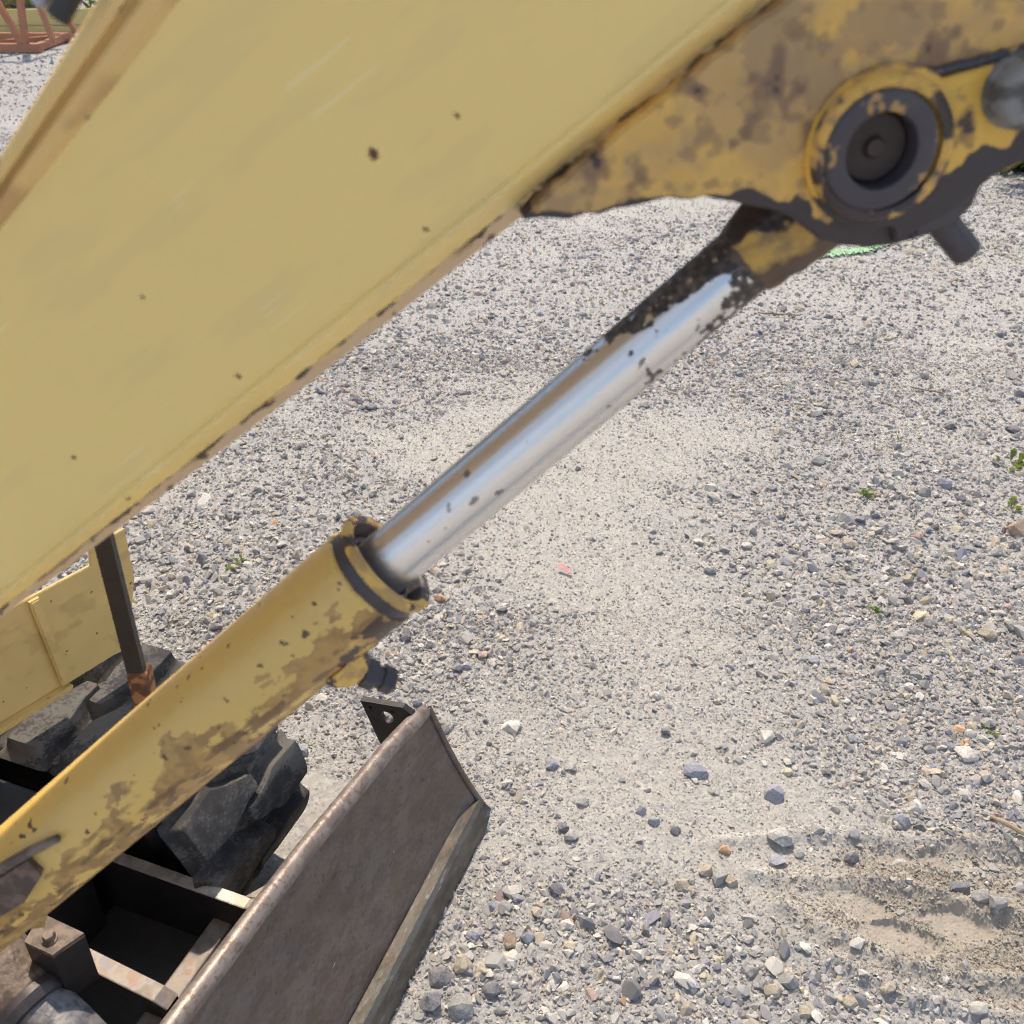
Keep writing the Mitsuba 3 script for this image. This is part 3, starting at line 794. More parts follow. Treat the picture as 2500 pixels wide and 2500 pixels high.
# stones big enough to pick out one by one: x, y, width, height, tone, label
STONES = [(0.498, 1.479, 0.0355, 0.0251, 'w', 'white-topped chunk standing alone on sandy ground above the blue wedge stone'),
(0.482, 1.328, 0.0352, 0.045, 'b', 'upright blue-grey wedge-shaped stone casting a dark shadow on sandy ground'),
(0.348, 1.386, 0.0502, 0.0221, 'b', 'long thin slate-blue stone lying aslant in the middle of the sandy patch'),
(0.469, 1.221, 0.0503, 0.0279, 'p', 'large pale streaked stone with a pointed end just above the muddy tyre print'),
(0.521, 1.385, 0.0201, 0.0221, 'c', 'cream pebble just above and right of the blue-grey wedge stone'),
(0.456, 1.175, 0.031, 0.0182, 'l', 'flat lavender-grey stone right below the large streaked stone'),
(0.538, 1.236, 0.0244, 0.0206, 'p', 'pale grey three-cornered stone right of the large streaked stone'),
(0.496, 1.194, 0.0184, 0.0221, 'p', 'small upright pale pebble just below the large streaked stone'),
(0.584, 1.183, 0.0256, 0.0256, 'd', 'dark crumbly clod at the upper edge of the muddy tyre print'),
(0.734, 1.299, 0.0251, 0.0348, 'w', 'tall white stone with a dark right side beside blue-grey rubble'),
(0.697, 1.263, 0.0266, 0.0361, 'b', 'blue-grey stone in the rubble, left of the dark one beside the tall white stone'),
(0.723, 1.249, 0.0208, 0.0226, 'd', 'dark blue stone just below the tall white stone'),
(0.802, 1.346, 0.0256, 0.0197, 'g', 'grey stone up and right of the tall white stone'),
(0.877, 1.432, 0.0471, 0.0246, 'w', 'broad white stone below the green sprout at right'),
(0.905, 1.487, 0.023, 0.021, 'w', 'small white stone touching the green sprout at right'),
(0.894, 1.468, 0.0208, 0.0125, 'o', 'small orange pebble beside the white stones below the green sprout'),
(0.887, 1.501, 0.0232, 0.0148, 'o', 'small pinkish pebble left of the green sprout'),
(0.747, 1.121, 0.039, 0.0231, 'd', 'big dark grey stone stuck in the crumbly ridge of the tyre print'),
(0.768, 1.094, 0.0298, 0.0228, 'g', 'grey stone next right of the big dark one in the tyre print ridge'),
(0.789, 1.077, 0.0313, 0.0226, 'g', 'grey stone farthest right of three in the tyre print ridge'),
(0.272, 0.949, 0.0325, 0.0244, 'b', 'flat blue-grey stone beside a small dark hole left of the tyre print'),
(0.369, 0.967, 0.0213, 0.0246, 'g', 'grey stone at the top left of the rubble heap below the tyre print'),
(0.378, 0.947, 0.0243, 0.0195, 'g', 'grey stone in the middle of the rubble heap below the tyre print'),
(0.423, 0.953, 0.0293, 0.0326, 'g', 'cracked grey stone, tallest of the rubble heap below the tyre print'),
(0.395, 0.934, 0.0274, 0.0226, 't', 'tan stone at the front of the rubble heap below the tyre print'),
(0.569, 0.937, 0.0242, 0.0194, 't', 'brownish stone alone below the tyre print, rightmost along the bottom'),
(0.508, 0.917, 0.0239, 0.0208, 't', 'tan stone near the bottom edge between the rubble heap and the brownish stone'),
(0.436, 0.9, 0.0206, 0.0206, 't', 'tan stone nearest the bottom edge below the rubble heap'),
(0.481, 0.927, 0.0177, 0.0225, 'g', 'upright grey stone right of the rubble heap below the tyre print'),
(0.284, 1.126, 0.0231, 0.0231, 't', 'round tan stone at the left end of the tyre print'),
(0.329, 1.156, 0.0253, 0.0235, 't', 'blocky tan stone, highest of the little cluster left of the tyre print'),
(0.351, 1.14, 0.0287, 0.0251, 'g', 'grey stone in the middle of the little cluster left of the tyre print'),
(0.368, 1.134, 0.0214, 0.0214, 't', 'light tan stone at the right end of the little cluster left of the tyre print'),
(0.369, 1.2, 0.0203, 0.024, 'o', 'tan stone with an orange foot left of the large streaked stone'),
(0.311, 1.057, 0.0189, 0.0189, 'w', 'white pebble left of the tyre print below the round tan stone'),
(0.773, 1.237, 0.0263, 0.015, 'd', 'dark flat stone near the stick above the tyre print'),
(-0.003, 1.019, 0.0202, 0.0337, 'r', 'elongated brown stone leaning against a blue-grey one right of the blade'),
(0.025, 1.025, 0.0237, 0.0237, 'b', 'blue-grey stone right beside the elongated brown one'),
(-0.077, 0.979, 0.0297, 0.0429, 't', 'large tan and grey stone standing near the lower end of the blade'),
(-0.108, 0.956, 0.0424, 0.0261, 'd', 'broad dark grey stone resting on others beside the blade tip'),
(-0.076, 0.908, 0.0381, 0.0492, 'g', 'long grey slate slab beside the blade tip at the bottom edge'),
(-0.12, 0.914, 0.0335, 0.0399, 'd', 'lumpy dark stone under the broad dark one by the blade tip'),
(-0.031, 0.934, 0.0322, 0.0226, 'd', 'dark slate chip left of the small white cube-like stone'),
(0.003, 0.945, 0.0146, 0.0146, 'w', 'small white cube-like stone near the bottom edge right of the blade'),
(-0.03, 1.086, 0.0209, 0.0244, 'b', 'blue-grey stone closest to the lower part of the blade edge'),
(0.074, 1.118, 0.0284, 0.0266, 'd', 'dark slate chip lying tilted right of the blade corner'),
(0.089, 1.051, 0.0223, 0.0257, 'w', 'white angular stone below the tilted dark slate chip'),
(0.089, 1.011, 0.0218, 0.0185, 'c', 'cream stone below the white angular one right of the blade'),
(0.0, 0.994, 0.0283, 0.0133, 'w', 'white flat stone directly below the elongated brown one'),
(-0.063, 1.03, 0.022, 0.0187, 'b', 'blue-grey stone between the blade edge and the elongated brown stone'),
(0.295, 1.596, 0.0219, 0.0241, 'w', 'small white stone with a black underside below the middle of the yard'),
(0.302, 1.487, 0.021, 0.0189, 'd', 'small dark stone alone on sand, centre of the yard'),
(0.112, 1.397, 0.0262, 0.0222, 'p', 'rounded pale grey stone right of a blue-grey one, level with the blade top half'),
(0.076, 1.403, 0.0283, 0.0182, 'b', 'blue-grey stone left of the rounded pale one, level with the blade top half'),
(0.233, 1.288, 0.0211, 0.0211, 'b', 'blue-grey stone, upper of a pair in the middle of the sandy patch'),
(0.254, 1.264, 0.0209, 0.0228, 'b', 'blue-grey stone, lower of a pair in the middle of the sandy patch'),
(0.289, 1.244, 0.0207, 0.0188, 'd', 'dark stone just right and below the blue-grey pair on the sandy patch'),
(0.128, 1.309, 0.0252, 0.0233, 'p', 'pale grey stone in rubble halfway between blade corner and the blue-grey pair'),
(0.104, 1.23, 0.0262, 0.0224, 'p', 'pale grey stone next to a dark chip right of the blade corner'),
(0.091, 1.248, 0.0207, 0.0189, 'd', 'dark chip touching a pale grey stone right of the blade corner'),
(0.88, 2.583, 0.0489, 0.0305, 'g', 'grey stone at the left end of the row of dark rubble far right'),
(1.053, 2.445, 0.0323, 0.0293, 'p', 'pale round pebble in the row of dark rubble above the upright sprout'),
(1.199, 2.452, 0.0382, 0.0323, 'b', 'blue-grey stone at the right end of the row of dark rubble'),
(1.129, 2.409, 0.0377, 0.0319, 'g', 'grey stone in the row of dark rubble left of its blue-grey end stone'),
(1.209, 2.128, 0.0452, 0.0345, 'p', 'pale stone with a slate-grey half near the right edge'),
(0.935, 1.858, 0.0411, 0.0266, 'c', 'cream flat stone beside a dark chip right of a small weed'),
(1.528, 2.791, 0.0453, 0.0259, 'd', 'dark blue stone at the right edge of the yard, farthest of the single stones'),
(1.306, 2.214, 0.0683, 0.0601, 'r', 'large pinkish-tan stone cut by the right edge of the picture'),
(1.061, 1.793, 0.0402, 0.0307, 't', 'tan stone with a green sprig beside it near the right edge'),
(1.133, 1.821, 0.043, 0.031, 'g', 'grey stone cut by the right edge just right of a tan one'),
(-0.408, 1.433, 0.0307, 0.0246, 'b', 'blue-grey stone between the boom cylinder and the blade tab'),
(-0.001, 1.509, 0.0423, 0.0233, 'w', 'broad flat white stone right of the hole in the blade tab'),
(-0.098, 1.696, 0.0251, 0.0182, 'l', 'lavender-grey pebble right of the port fitting of the cylinder'),
(0.547, 2.434, 0.038, 0.0234, 'w', 'white pebble alone on pale sand right of the chrome rod')]
GROUP = {'w': ('small white stone lying loose among the gravel', 'loose white stones'), 'p': ('small pale grey stone lying loose among the gravel', 'loose pale grey stones'),
         'c': ('small cream stone lying loose among the gravel', 'loose cream stones'), 't': ('tan-grey stone lying loose among the gravel', 'loose tan stones'),
         'g': ('mid-grey stone lying loose among the gravel', 'loose grey stones'), 'b': ('blue-grey stone lying loose among the gravel', 'loose blue-grey stones'),
         'd': ('dark grey chip of stone lying loose among the gravel', 'loose dark stones'), 'l': ('lavender-grey stone lying loose below the middle of the yard', 'loose lavender stones')}
for x, y, w, h, tone, text in STONES:
    n = int(rng.integers(16, 24))
    sh = stone_shape(rng, n, rng.uniform(0.6, 0.85), rng.uniform(0.8, 1.2))
    lo, hi = sh.bounds
    v = (sh.vertices - (lo + hi) / 2) / (hi - lo)
    depth = min(max(0.8 * w, h * 0.8), 1.4 * w)
    vis = h * (0.80 if h > w else 1.0)
    v = v * [w, depth, max(0.55 * w, vis)]
    if h > w:
        v[:, :2] *= (1.05 - 0.65 * (v[:, 2:] / vis))
    m = trimesh.Trimesh(v, sh.faces, process=False).subdivide()
    nn = meshkit.fbm(m.vertices * 90 + rng.uniform(0, 50, 3), 3, 5)[:, None] - 0.5
    m.vertices += m.vertices * nn * 0.22
    a = rng.normal(0, 0.25)
    c, s_ = math.cos(a), math.sin(a)
    vv = m.vertices @ np.array([[c, s_, 0], [-s_, c, 0], [0, 0, 1]])
    vv = vv + [x, y, float(height(np.array([x]), np.array([y]))[0]) + 0.20 * (vv[:, 2].max() - vv[:, 2].min())]
    g = None
    if text is None:
        text, g = GROUP[tone]
    obj('stone', trimesh.Trimesh(vv, m.faces, process=False), 'mat_stone_' + tone, label=text, cat_='stone', group=g, smooth=25)

# ------------------------------------------------------------------ excavator
EX = thing('excavator', 'mini excavator with pale yellow boom, chrome-rodded boom cylinder, rubber track and worn dozer blade', 'excavator')

# ---- boom: welded box girder; stations run from the foot up to the bend and on
def edge_bot(s): return 1.0599 + (s + 0.2416) * 0.7386


bot = [(-0.66, edge_bot(-0.66)), (-0.45, edge_bot(-0.45)), (-0.2416, 1.0599), (-0.0663, 1.1870), (0.081, 1.2960), (0.2132, 1.3958), (0.40, edge_bot(0.40)), (0.60, 1.655), (1.0, 1.69), (1.7, 1.62)]
top = [(-0.72, 0.815), (-0.47, 1.03), (-0.1763, 1.3228), (-0.0960, 1.4100), (0.03, 1.545), (0.12, 1.64), (0.26, 1.77), (0.50, 1.89), (1.0, 1.93), (1.7, 1.80)]
bot, top = np.array(bot), np.array(top)
HW = 0.062
HF = 0.115


def boom_sections(lo, hi, prof):
    """prof: list of (distance above lower edge or below upper edge, 'b'/'t', lat)"""
    out = []
    for b_, t_ in zip(bot, top):
        d = (t_ - b_); L = np.linalg.norm(d); d = d / L
        out.append(B(np.array([[*((b_ + d * h) if side == 'b' else (t_ - d * h)), lat] for h, side, lat in prof])[:, [0, 2, 1]]))
    return out


side_prof = [(0.0195, 'b', -HW), (0.0, 't', -HW), (0.0, 't', HF), (0.0195, 'b', HF), (0.0030, 'b', HF - 0.012), (0.0030, 'b', -HW + 0.012), (0.0175, 'b', -HW - 0.0010)]
boom = obj('boom', loft(boom_sections(bot, top, side_prof)), 'mat_boom_paint', EX)
# bottom plate, its edge showing the chipped, rusty arris
obj('bottom_plate', loft(boom_sections(bot, top, [(0.0028, 'b', -HW + 0.0122), (0.0028, 'b', HF - 0.0122), (-0.0075, 'b', HF - 0.018), (-0.0075, 'b', -HW + 0.018)])), 'mat_underside_paint', boom)
obj('flange_lip', loft(boom_sections(bot, top, [(0.0215, 'b', -HW + 0.0006), (0.0200, 'b', -HW - 0.0030), (0.0175, 'b', -HW - 0.0036), (0.0036, 'b', -HW + 0.0098), (0.0050, 'b', -HW + 0.0120)])), 'mat_boom_paint', boom)
arris = []
for t in np.linspace(0, 1, 220):
    i = t * (len(bot) - 5); k = min(int(i), len(bot) - 2); q = i - k
    pb = bot[k] * (1 - q) + bot[k + 1] * q; pt = top[k] * (1 - q) + top[k + 1] * q
    d = (pt - pb) / np.linalg.norm(pt - pb)
    j = 0.0007 * rng.normal() + 0.0011 * math.sin(i * 41) * math.sin(i * 17)
    arris.append([*(pb + d * (0.0032 + j)), -HW + 0.0106 - 0.0006 * rng.random()])
arris = np.array(arris)
obj('chipped_edge', tube(B(arris[:, [0, 2, 1]]), np.clip(0.0012 + 0.0007 * rng.normal(size=len(arris)), 0.0006, 0.003), 8), 'mat_worn_edge_paint', boom, smooth=True)
# top plate with overhang, weld fillet below it
obj('weld_bead', loft(boom_sections(bot, top, [(0.0275, 't', -HW + 0.001), (0.0105, 't', -HW + 0.001), (0.0100, 't', -HW - 0.0052), (0.0125, 't', -HW - 0.0060), (0.019, 't', -HW - 0.0045)])), 'mat_flange_paint', boom)
obj('top_plate', loft(boom_sections(bot, top, [(0.0045, 't', -HW - 0.010), (-0.0010, 't', -HW - 0.0115), (-0.0065, 't', -HW - 0.010), (-0.0085, 't', -HW - 0.005), (-0.0085, 't', HF + 0.010), (0.0045, 't', HF + 0.010)])), 'mat_flange_paint', boom)
# hose end with steel ferrule clamped on the top plate
hz = B(np.array([[-0.1300, -0.072, 1.3945], [-0.1130, -0.074, 1.4150], [-0.086, -0.076, 1.446], [-0.02, -0.074, 1.52]]))
hose = obj('hose', tube(hz, [0.0052, 0.0056, 0.0056, 0.0056], 18), 'mat_hose_rubber', EX, smooth=40)
obj('ferrule', tube(B(np.array([[-0.1385, -0.066, 1.3990], [-0.1220, -0.066, 1.4190], [-0.095, -0.066, 1.450]])), [0.0040, 0.0042, 0.0042], 18), 'mat_fitting', hose, smooth=40)

# ---- lug bracket under the boom
outline = [(0.0816, 1.2935), (0.0974, 1.2938), (0.1147, 1.2945), (0.1376, 1.2985), (0.1539, 1.3009), (0.1785, 1.3017), (0.1946, 1.2988), (0.2234, 1.2926), (0.2474, 1.2764), (0.262, 1.2715), (0.2764, 1.2705), (0.290, 1.2715), (0.3009, 1.2740), (0.318, 1.284), (0.3293, 1.2946), (0.3389, 1.306), (0.3622, 1.3175), (0.42, 1.345), (0.52, 1.43), (0.56, 1.60), (0.36, 1.515), (0.2148, 1.3985), (0.1874, 1.3790), (0.169, 1.3650), (0.1502, 1.3507), (0.1136, 1.3231), (0.0859, 1.2990)]
rimn = []
for (a, b), (c, d) in zip(outline, outline[1:] + outline[:1]):
    n_ = max(1, int(math.hypot(c - a, d - b) / 0.006))
    for k in range(n_):
        rimn.append((a + (c - a) * k / n_ + rng.normal(0, 0.0005), b + (d - b) * k / n_ + rng.normal(0, 0.0006)))
BC = (0.2765, 1.3225)
lug = obj('lug_bracket', prism(Polygon(rimn).buffer(0).difference(circle((BC[0] - 0.008, BC[1] + 0.003), 0.0235)), B, -0.066, -0.044, bevel=0.0015), 'mat_lug_paint', EX)
obj('far_plate', prism(Polygon(outline).buffer(0), B, 0.060, 0.085), 'mat_lug_paint', lug)
BC = (0.2765, 1.3225)
armp = unary_union([circle((BC[0] - 0.003, BC[1] + 0.002), 0.0425), Polygon([(0.262, 1.358), (0.299, 1.3593), (0.3471, 1.3707), (0.45, 1.40), (0.45, 1.345), (0.362, 1.3195), (0.3391, 1.3087), (0.32, 1.29), (0.29, 1.2735)])]).buffer(0.004).buffer(-0.004)
armp = armp.intersection(Polygon(outline).buffer(-0.0008)).difference(circle((BC[0] - 0.008, BC[1] + 0.003), 0.0235))
obj('arm_plate', prism(armp, B, -0.071, -0.0655, bevel=0.0012), 'mat_boss_paint', lug)
# weld seam along the upper border of the arm plate
seam = np.array([(0.238, 1.343), (0.247, 1.353), (0.262, 1.360), (0.28, 1.3618), (0.299, 1.3625), (0.32, 1.367), (0.3471, 1.374), (0.40, 1.389)])
seam = np.array([np.interp(np.linspace(0, 7, 90), range(8), seam[:, k]) for k in (0, 1)]).T + rng.normal(0, 0.0005, (90, 2))
obj('weld_bead', tube(B(np.stack([seam[:, 0], np.full(90, -0.0675), seam[:, 1]], 1)), 0.0022 + 0.0006 * rng.random(90), 8), 'mat_greasy_collar', lug, smooth=True)
ya, yb = B(np.array([BC[0] - 0.0055, -0.0925, BC[1] + 0.003])), B(np.array([BC[0] - 0.0055, 0.06, BC[1] + 0.003]))
obj('boss_ring', lathe(ya, yb, [(0.0150, 0.031), (0.0140, 0.0345), (0.0155, 0.0372), (0.020, 0.0388), (0.030, 0.0392)], 56, False), 'mat_ring_paint', lug, smooth=45)
ca = (BC[0] - 0.009, -0.0860, BC[1] + 0.0035)
cA, cB = B(np.array(ca)), B(np.array([ca[0], 0.06, ca[2]]))
obj('collar', lathe(cA, cB, [(0.050, 0.0190), (0.0085, 0.0192), (0.0062, 0.0198), (0.0055, 0.0208), (0.0052, 0.0282), (0.0062, 0.0302), (0.009, 0.0314), (0.030, 0.0318), (0.050, 0.0318)], 56, False), 'mat_greasy_collar', lug, smooth=40)
pin = obj('pin', lathe(cA, cB, [(0.0135, 0.0001), (0.0135, 0.0045), (0.0150, 0.0053), (0.0165, 0.0055), (0.0170, 0.0062), (0.0165, 0.0170), (0.0175, 0.0186), (0.140, 0.0186)], 40), 'mat_black_hole_steel', lug, smooth=30)
# keeper bolt hanging out under the boss
k0, k1 = B(np.array([0.300, -0.046, 1.3050])), B(np.array([0.3395, -0.060, 1.2640]))
obj('keeper_bolt', lathe(k0, k1, [(0.0, 0.0095), (0.036, 0.0095), (0.0365, 0.0090), (0.0600, 0.0090), (0.062, 0.0080)], 24), 'mat_black_oily', lug, smooth=30)
obj('keeper_lug', prism(Polygon([(0.298, 1.298), (0.301, 1.2745), (0.3125, 1.2785), (0.325, 1.2835), (0.3325, 1.293), (0.335, 1.306), (0.318, 1.315)]), B, -0.070, -0.040, bevel=0.002), 'mat_black_oily', lug)
# second pin, grey end just inside the frame on the right
g0, g1 = B(np.array([0.3400, -0.088, 1.3530])), B(np.array([0.3400, 0.06, 1.3530]))
obj('second_pin', lathe(g0, g1, [(0.003, 0.0001), (0.003, 0.0070), (0.0002, 0.0080), (0.0, 0.0150), (0.0008, 0.0160), (0.003, 0.0174), (0.006, 0.0180), (0.012, 0.0180), (0.0125, 0.0192), (0.1, 0.0192)], 48), 'mat_greasy_pin', lug, smooth=35)

# ---- boom cylinder
A0, A1 = B(AX0), B(AX1)
axd = (A1 - A0) / np.linalg.norm(A1 - A0)
G = A0 + axd * np.dot(B(np.array([-0.0021, 0, 1.0390])) - A0, axd)         # centre of the head's face
back = -0.78
cyl = obj('boom_cylinder_barrel', lathe(G, G + axd, [(back, 0.030), (back, 0.0395), (-0.080, 0.0395), (-0.030, 0.0395), (-0.0195, 0.0398), (-0.018, 0.0385), (-0.018, 0.030)], 72), 'mat_barrel_paint', EX, smooth=35)
obj('groove', lathe(G, G + axd, [(-0.022, 0.0378), (-0.005, 0.0378)], 72, False), 'mat_black_oily', cyl, smooth=35)
obj('head_ring', lathe(G, G + axd, [(-0.0072, 0.0370), (-0.0075, 0.0402), (-0.0055, 0.0413), (-0.0015, 0.0413), (0.0, 0.0402), (0.0, 0.0358), (-0.0012, 0.0345)], 72, False), 'mat_head_paint', cyl, smooth=35)
obj('wiper_seal', lathe(G, G + axd, [(-0.05, 0.0224), (-0.012, 0.0228), (-0.008, 0.0245), (-0.0085, 0.0272), (-0.013, 0.0290), (-0.016, 0.0310), (-0.016, 0.0322), (-0.0035, 0.0330), (-0.0010, 0.0347)], 72, False), 'mat_black_oily', cyl, smooth=35)
Lr = 0.310
rod = obj('cylinder_rod', lathe(G, G + axd, [(-0.05, 0.0223), (Lr - 0.02, 0.0223), (Lr + 0.02, 0.0223)], 72), 'mat_rod', EX, smooth=35)
neck = lathe(G, G + axd, [(Lr - 0.002, 0.0219), (Lr, 0.0238), (Lr + 0.008, 0.0256), (Lr + 0.022, 0.0280), (Lr + 0.038, 0.0300), (Lr + 0.060, 0.0305)], 72)
neck = neck.subdivide()
nv = neck.vertices
nv += (nv - (G + np.outer((nv - G) @ axd, axd))) * (meshkit.fbm(nv * 110, 3, 9)[:, None] - 0.5) * 0.16
obj('rod_eye', neck, 'mat_neck_paint', rod, smooth=60)
e0, e1 = B(np.array([0.2775, -0.040, 1.3150])), B(np.array([0.2775, 0.032, 1.3150]))
obj('eye_ring', lathe(e0, e1, [(0.0, 0.034), (0.002, 0.040), (0.070, 0.040), (0.072, 0.034)], 48), 'mat_black_oily', rod, smooth=35)
# port under the head: weld boss, elbow and hose nut
perp = np.cross(axd, LB); perp = perp if perp[2] < 0 else -perp
pb = G + axd * -0.080
boss = obj('port_boss', lathe(pb + perp * 0.026 - LB * 0.012, pb + perp * 0.062 - LB * 0.014, [(0.0, 0.022), (0.012, 0.0195), (0.016, 0.016), (0.0205, 0.013), (0.021, 0.008)], 28), 'mat_head_paint', cyl, smooth=35)
obj('elbow', lathe(pb + perp * 0.042 - LB * 0.013, pb + perp * 0.078 + axd * 0.012 - LB * 0.013, [(0.0, 0.0075), (0.007, 0.0075), (0.0075, 0.0115), (0.017, 0.0115), (0.0175, 0.0085), (0.022, 0.0085), (0.0225, 0.0105), (0.031, 0.0105), (0.033, 0.008)], 6), 'mat_black_oily', boss)
# lower port: steel pipe clamped along the barrel, square block
pp = np.array([[-0.2632, np.float64(-0.0378), 0.8381], [-0.2853, np.float64(-0.0348), 0.8247], [-0.314, np.float64(-0.0315), 0.8046], [-0.3439, np.float64(-0.0288), 0.7818], [-0.3748, np.float64(-0.0263), 0.7574]])
pipe = obj('oil_pipe', tube(B(pp), [0.0030, 0.0040, 0.0044, 0.0044, 0.0044], 14), 'mat_brown_casting', cyl, smooth=True)
obj('port_block', hull(B(np.array([[-0.3306, np.float64(-0.0352), 0.7874], [-0.2892, np.float64(-0.0386), 0.8186], [-0.2796, np.float64(-0.0453), 0.8082], [-0.2979, np.float64(-0.0464), 0.7821], [-0.3356, np.float64(-0.0455), 0.7573], [-0.3306, np.float64(-0.0172), 0.7874], [-0.2892, np.float64(-0.0206), 0.8186], [-0.2796, np.float64(-0.0273), 0.8082], [-0.2979, np.float64(-0.0284), 0.7821], [-0.3356, np.float64(-0.0275), 0.7573]]))), 'mat_dark_rust', cyl)

# ---- swing post at the boom foot (left of the frame)
post = prism([(-0.80, 0.40), (-0.56, 0.34), (-0.52, 0.44), (-0.56, 0.62), (-0.60, 0.86), (-0.74, 0.88), (-0.84, 0.66)], B, -0.10, 0.10, bevel=0.012)
obj('swing_post', post, 'mat_panel_paint', EX)

# ---- deck panel and deck above the far track
pan = obj('deck_panel', prism([(-0.95, 0.450), (0.0742, 0.4500), (0.0769, 0.4469), (0.1558, 0.4470), (0.1766, 0.4436), (0.1953, 0.4909), (0.2152, 0.5522), (0.2188, 0.6400), (0.160, 0.6400), (0.155, 0.6115), (-0.95, 0.6115)], D, -0.006, 0.0, bevel=0.001), 'mat_panel_paint', EX)
obj('stiffener', prism([(0.0540, 0.6100), (0.0690, 0.6100), (0.0790, 0.4535), (0.0640, 0.4535)], D, 0.0, 0.009, bevel=0.002), 'mat_panel_paint', pan)
obj('stiffener', prism([(-0.3640, 0.6100), (-0.3490, 0.6100), (-0.3490, 0.4535), (-0.3640, 0.4535)], D, 0.0, 0.009, bevel=0.002), 'mat_panel_paint', pan)
obj('bottom_flange', prism([(-0.95, 0.4385), (0.0740, 0.4430), (0.0765, 0.4500), (-0.95, 0.4520)], D, -0.012, 0.014, bevel=0.0015), 'mat_panel_paint', pan)
deck = obj('deck', rounded([D(np.array([q, d, z])) for q in (-0.95, -0.03) for d in (-0.80, -0.02) for z in (0.47, 0.595)], 0.01), 'mat_panel_paint', EX)
obj('engine_hood', rounded([D(np.array([q, d, z])) for q in (-0.88, 0.02) for d in (-1.55, -0.88) for z in (0.55, 1.12)], 0.06, 24), 'mat_boom_paint', EX, smooth=30)
# black lever standing behind the boom, with a rusty foot
lev = obj('lever', hull([[x, y, z] for x, z in ((-0.4135, 1.10), (-0.3955, 1.10), (-0.4145, 0.715), (-0.3965, 0.7165)) for y in (0.845, 0.855)]), 'mat_black_steel_and_shade', EX)
obj('foot', rounded([[x, y, z] for x, z in ((-0.4115, 0.714), (-0.3965, 0.714), (-0.4120, 0.664), (-0.3990, 0.645)) for y in (0.846, 0.860)], 0.004), 'mat_rust', lev, smooth=30)
obj('stub', tube([[-0.405, 0.853, 0.66], [-0.405, 0.853, 0.56]], 0.006, 10), 'mat_rust', lev)

# ---- undercarriage
car = obj('car_body', rounded([U(np.array([f, l, z])) for f in (-2.0, -0.93) for l in (0.26, 0.69) for z in (0.08, 0.36)], 0.012), 'mat_black_steel_and_shade', EX)
tc, tr = (-0.925, 0.205), 0.168           # front idler centre and belt radius


def loop(r):
    rear = -2.10
    pts = [(tc[0] + (rear - tc[0]) * t, tc[1] + r) for t in np.linspace(1, 0, 22)]
    pts += arc(tc, r, 90, -90, 33)[1:]
    pts += [(tc[0] + (rear - tc[0]) * t, tc[1] - r) for t in np.linspace(0, 1, 22)][1:]
    pts += arc((rear, tc[1]), r, 270, 90, 33)[1:-1]
    return np.array(pts)


TL0, TL1 = 0.745, 0.985
out, inn = loop(tr), loop(tr - 0.022)
secs = []
n_ = len(out)
prof = [(out, TL0 + 0.004), (out, TL1 - 0.004), (out * 0.97 + inn * 0.03, TL1), (inn, TL1), (inn, TL0), (out * 0.9 + inn * 0.1, TL0)]
secs = [U(np.array([[c[i, 0], l, c[i, 1]] for c, l in prof])) for i in range(n_)]
belt = loft(secs + [secs[0]], cap=False)
track = obj('rubber_track', belt, 'mat_rubber', EX, smooth=35)
length = np.concatenate([[0], np.cumsum(np.linalg.norm(np.diff(np.vstack([out, out[:1]]), axis=0), axis=1))])
loop_pts = np.vstack([out, out[:1]])


def on_loop(a):
    a = a % length[-1]
    k = min(int(np.searchsorted(length, a, side='right')) - 1, n_ - 1)
    q = (a - length[k]) / (length[k + 1] - length[k])
    p = loop_pts[k] * (1 - q) + loop_pts[k + 1] * q
    t = loop_pts[(k + 1) % n_] - loop_pts[k]; t = t / np.linalg.norm(t)
    return p, t, np.array([-t[1], t[0]])


PITCHL = length[-1] / 36
HL = 0.027
LUG_PLAN = {0: [(TL0 - 0.004, -0.030), (TL0 - 0.004, 0.030), (TL0 + 0.060, 0.034), (TL0 + 0.105, 0.022), (TL0 + 0.140, 0.020), (TL0 + 0.140, -0.004), (TL0 + 0.098, -0.018), (TL0 + 0.070, -0.034)],
            1: [(TL1 + 0.004, 0.030), (TL1 + 0.004, -0.030), (TL1 - 0.060, -0.034), (TL1 - 0.105, -0.022), (TL1 - 0.140, -0.020), (TL1 - 0.140, 0.004), (TL1 - 0.098, 0.018), (TL1 - 0.070, 0.034)]}


def lug_mesh(a0, side):
    rp = Polygon(LUG_PLAN[side]).buffer(0.004, quad_segs=4).buffer(-0.007, quad_segs=4).buffer(0.003, quad_segs=4).exterior
    plan = np.array([rp.interpolate(q, normalized=True).coords[0] for q in np.linspace(0, 1, 48, endpoint=False)])
    c = plan.mean(0)
    secs = []
    for h, k in ((-0.004, 1.50), (0.0, 1.34), (0.003, 1.20), (0.008, 1.08), (HL - 0.004, 0.95), (HL - 0.0015, 0.935), (HL, 0.90), (HL, 0.50)):
        ring = c + (plan - c) * [1 + (k - 1) * 0.35, k]
        pts = []
        for l, da in ring:
            p, t, nn = on_loop(a0 + da)
            nn = nn if (np.dot(nn, p - np.array([np.clip(p[0], -2.10, tc[0]), tc[1]])) > 0) else -nn
            q = p + nn * h
            pts.append([q[0], l, q[1]])
        secs.append(U(np.array(pts)))
    return loft(secs)


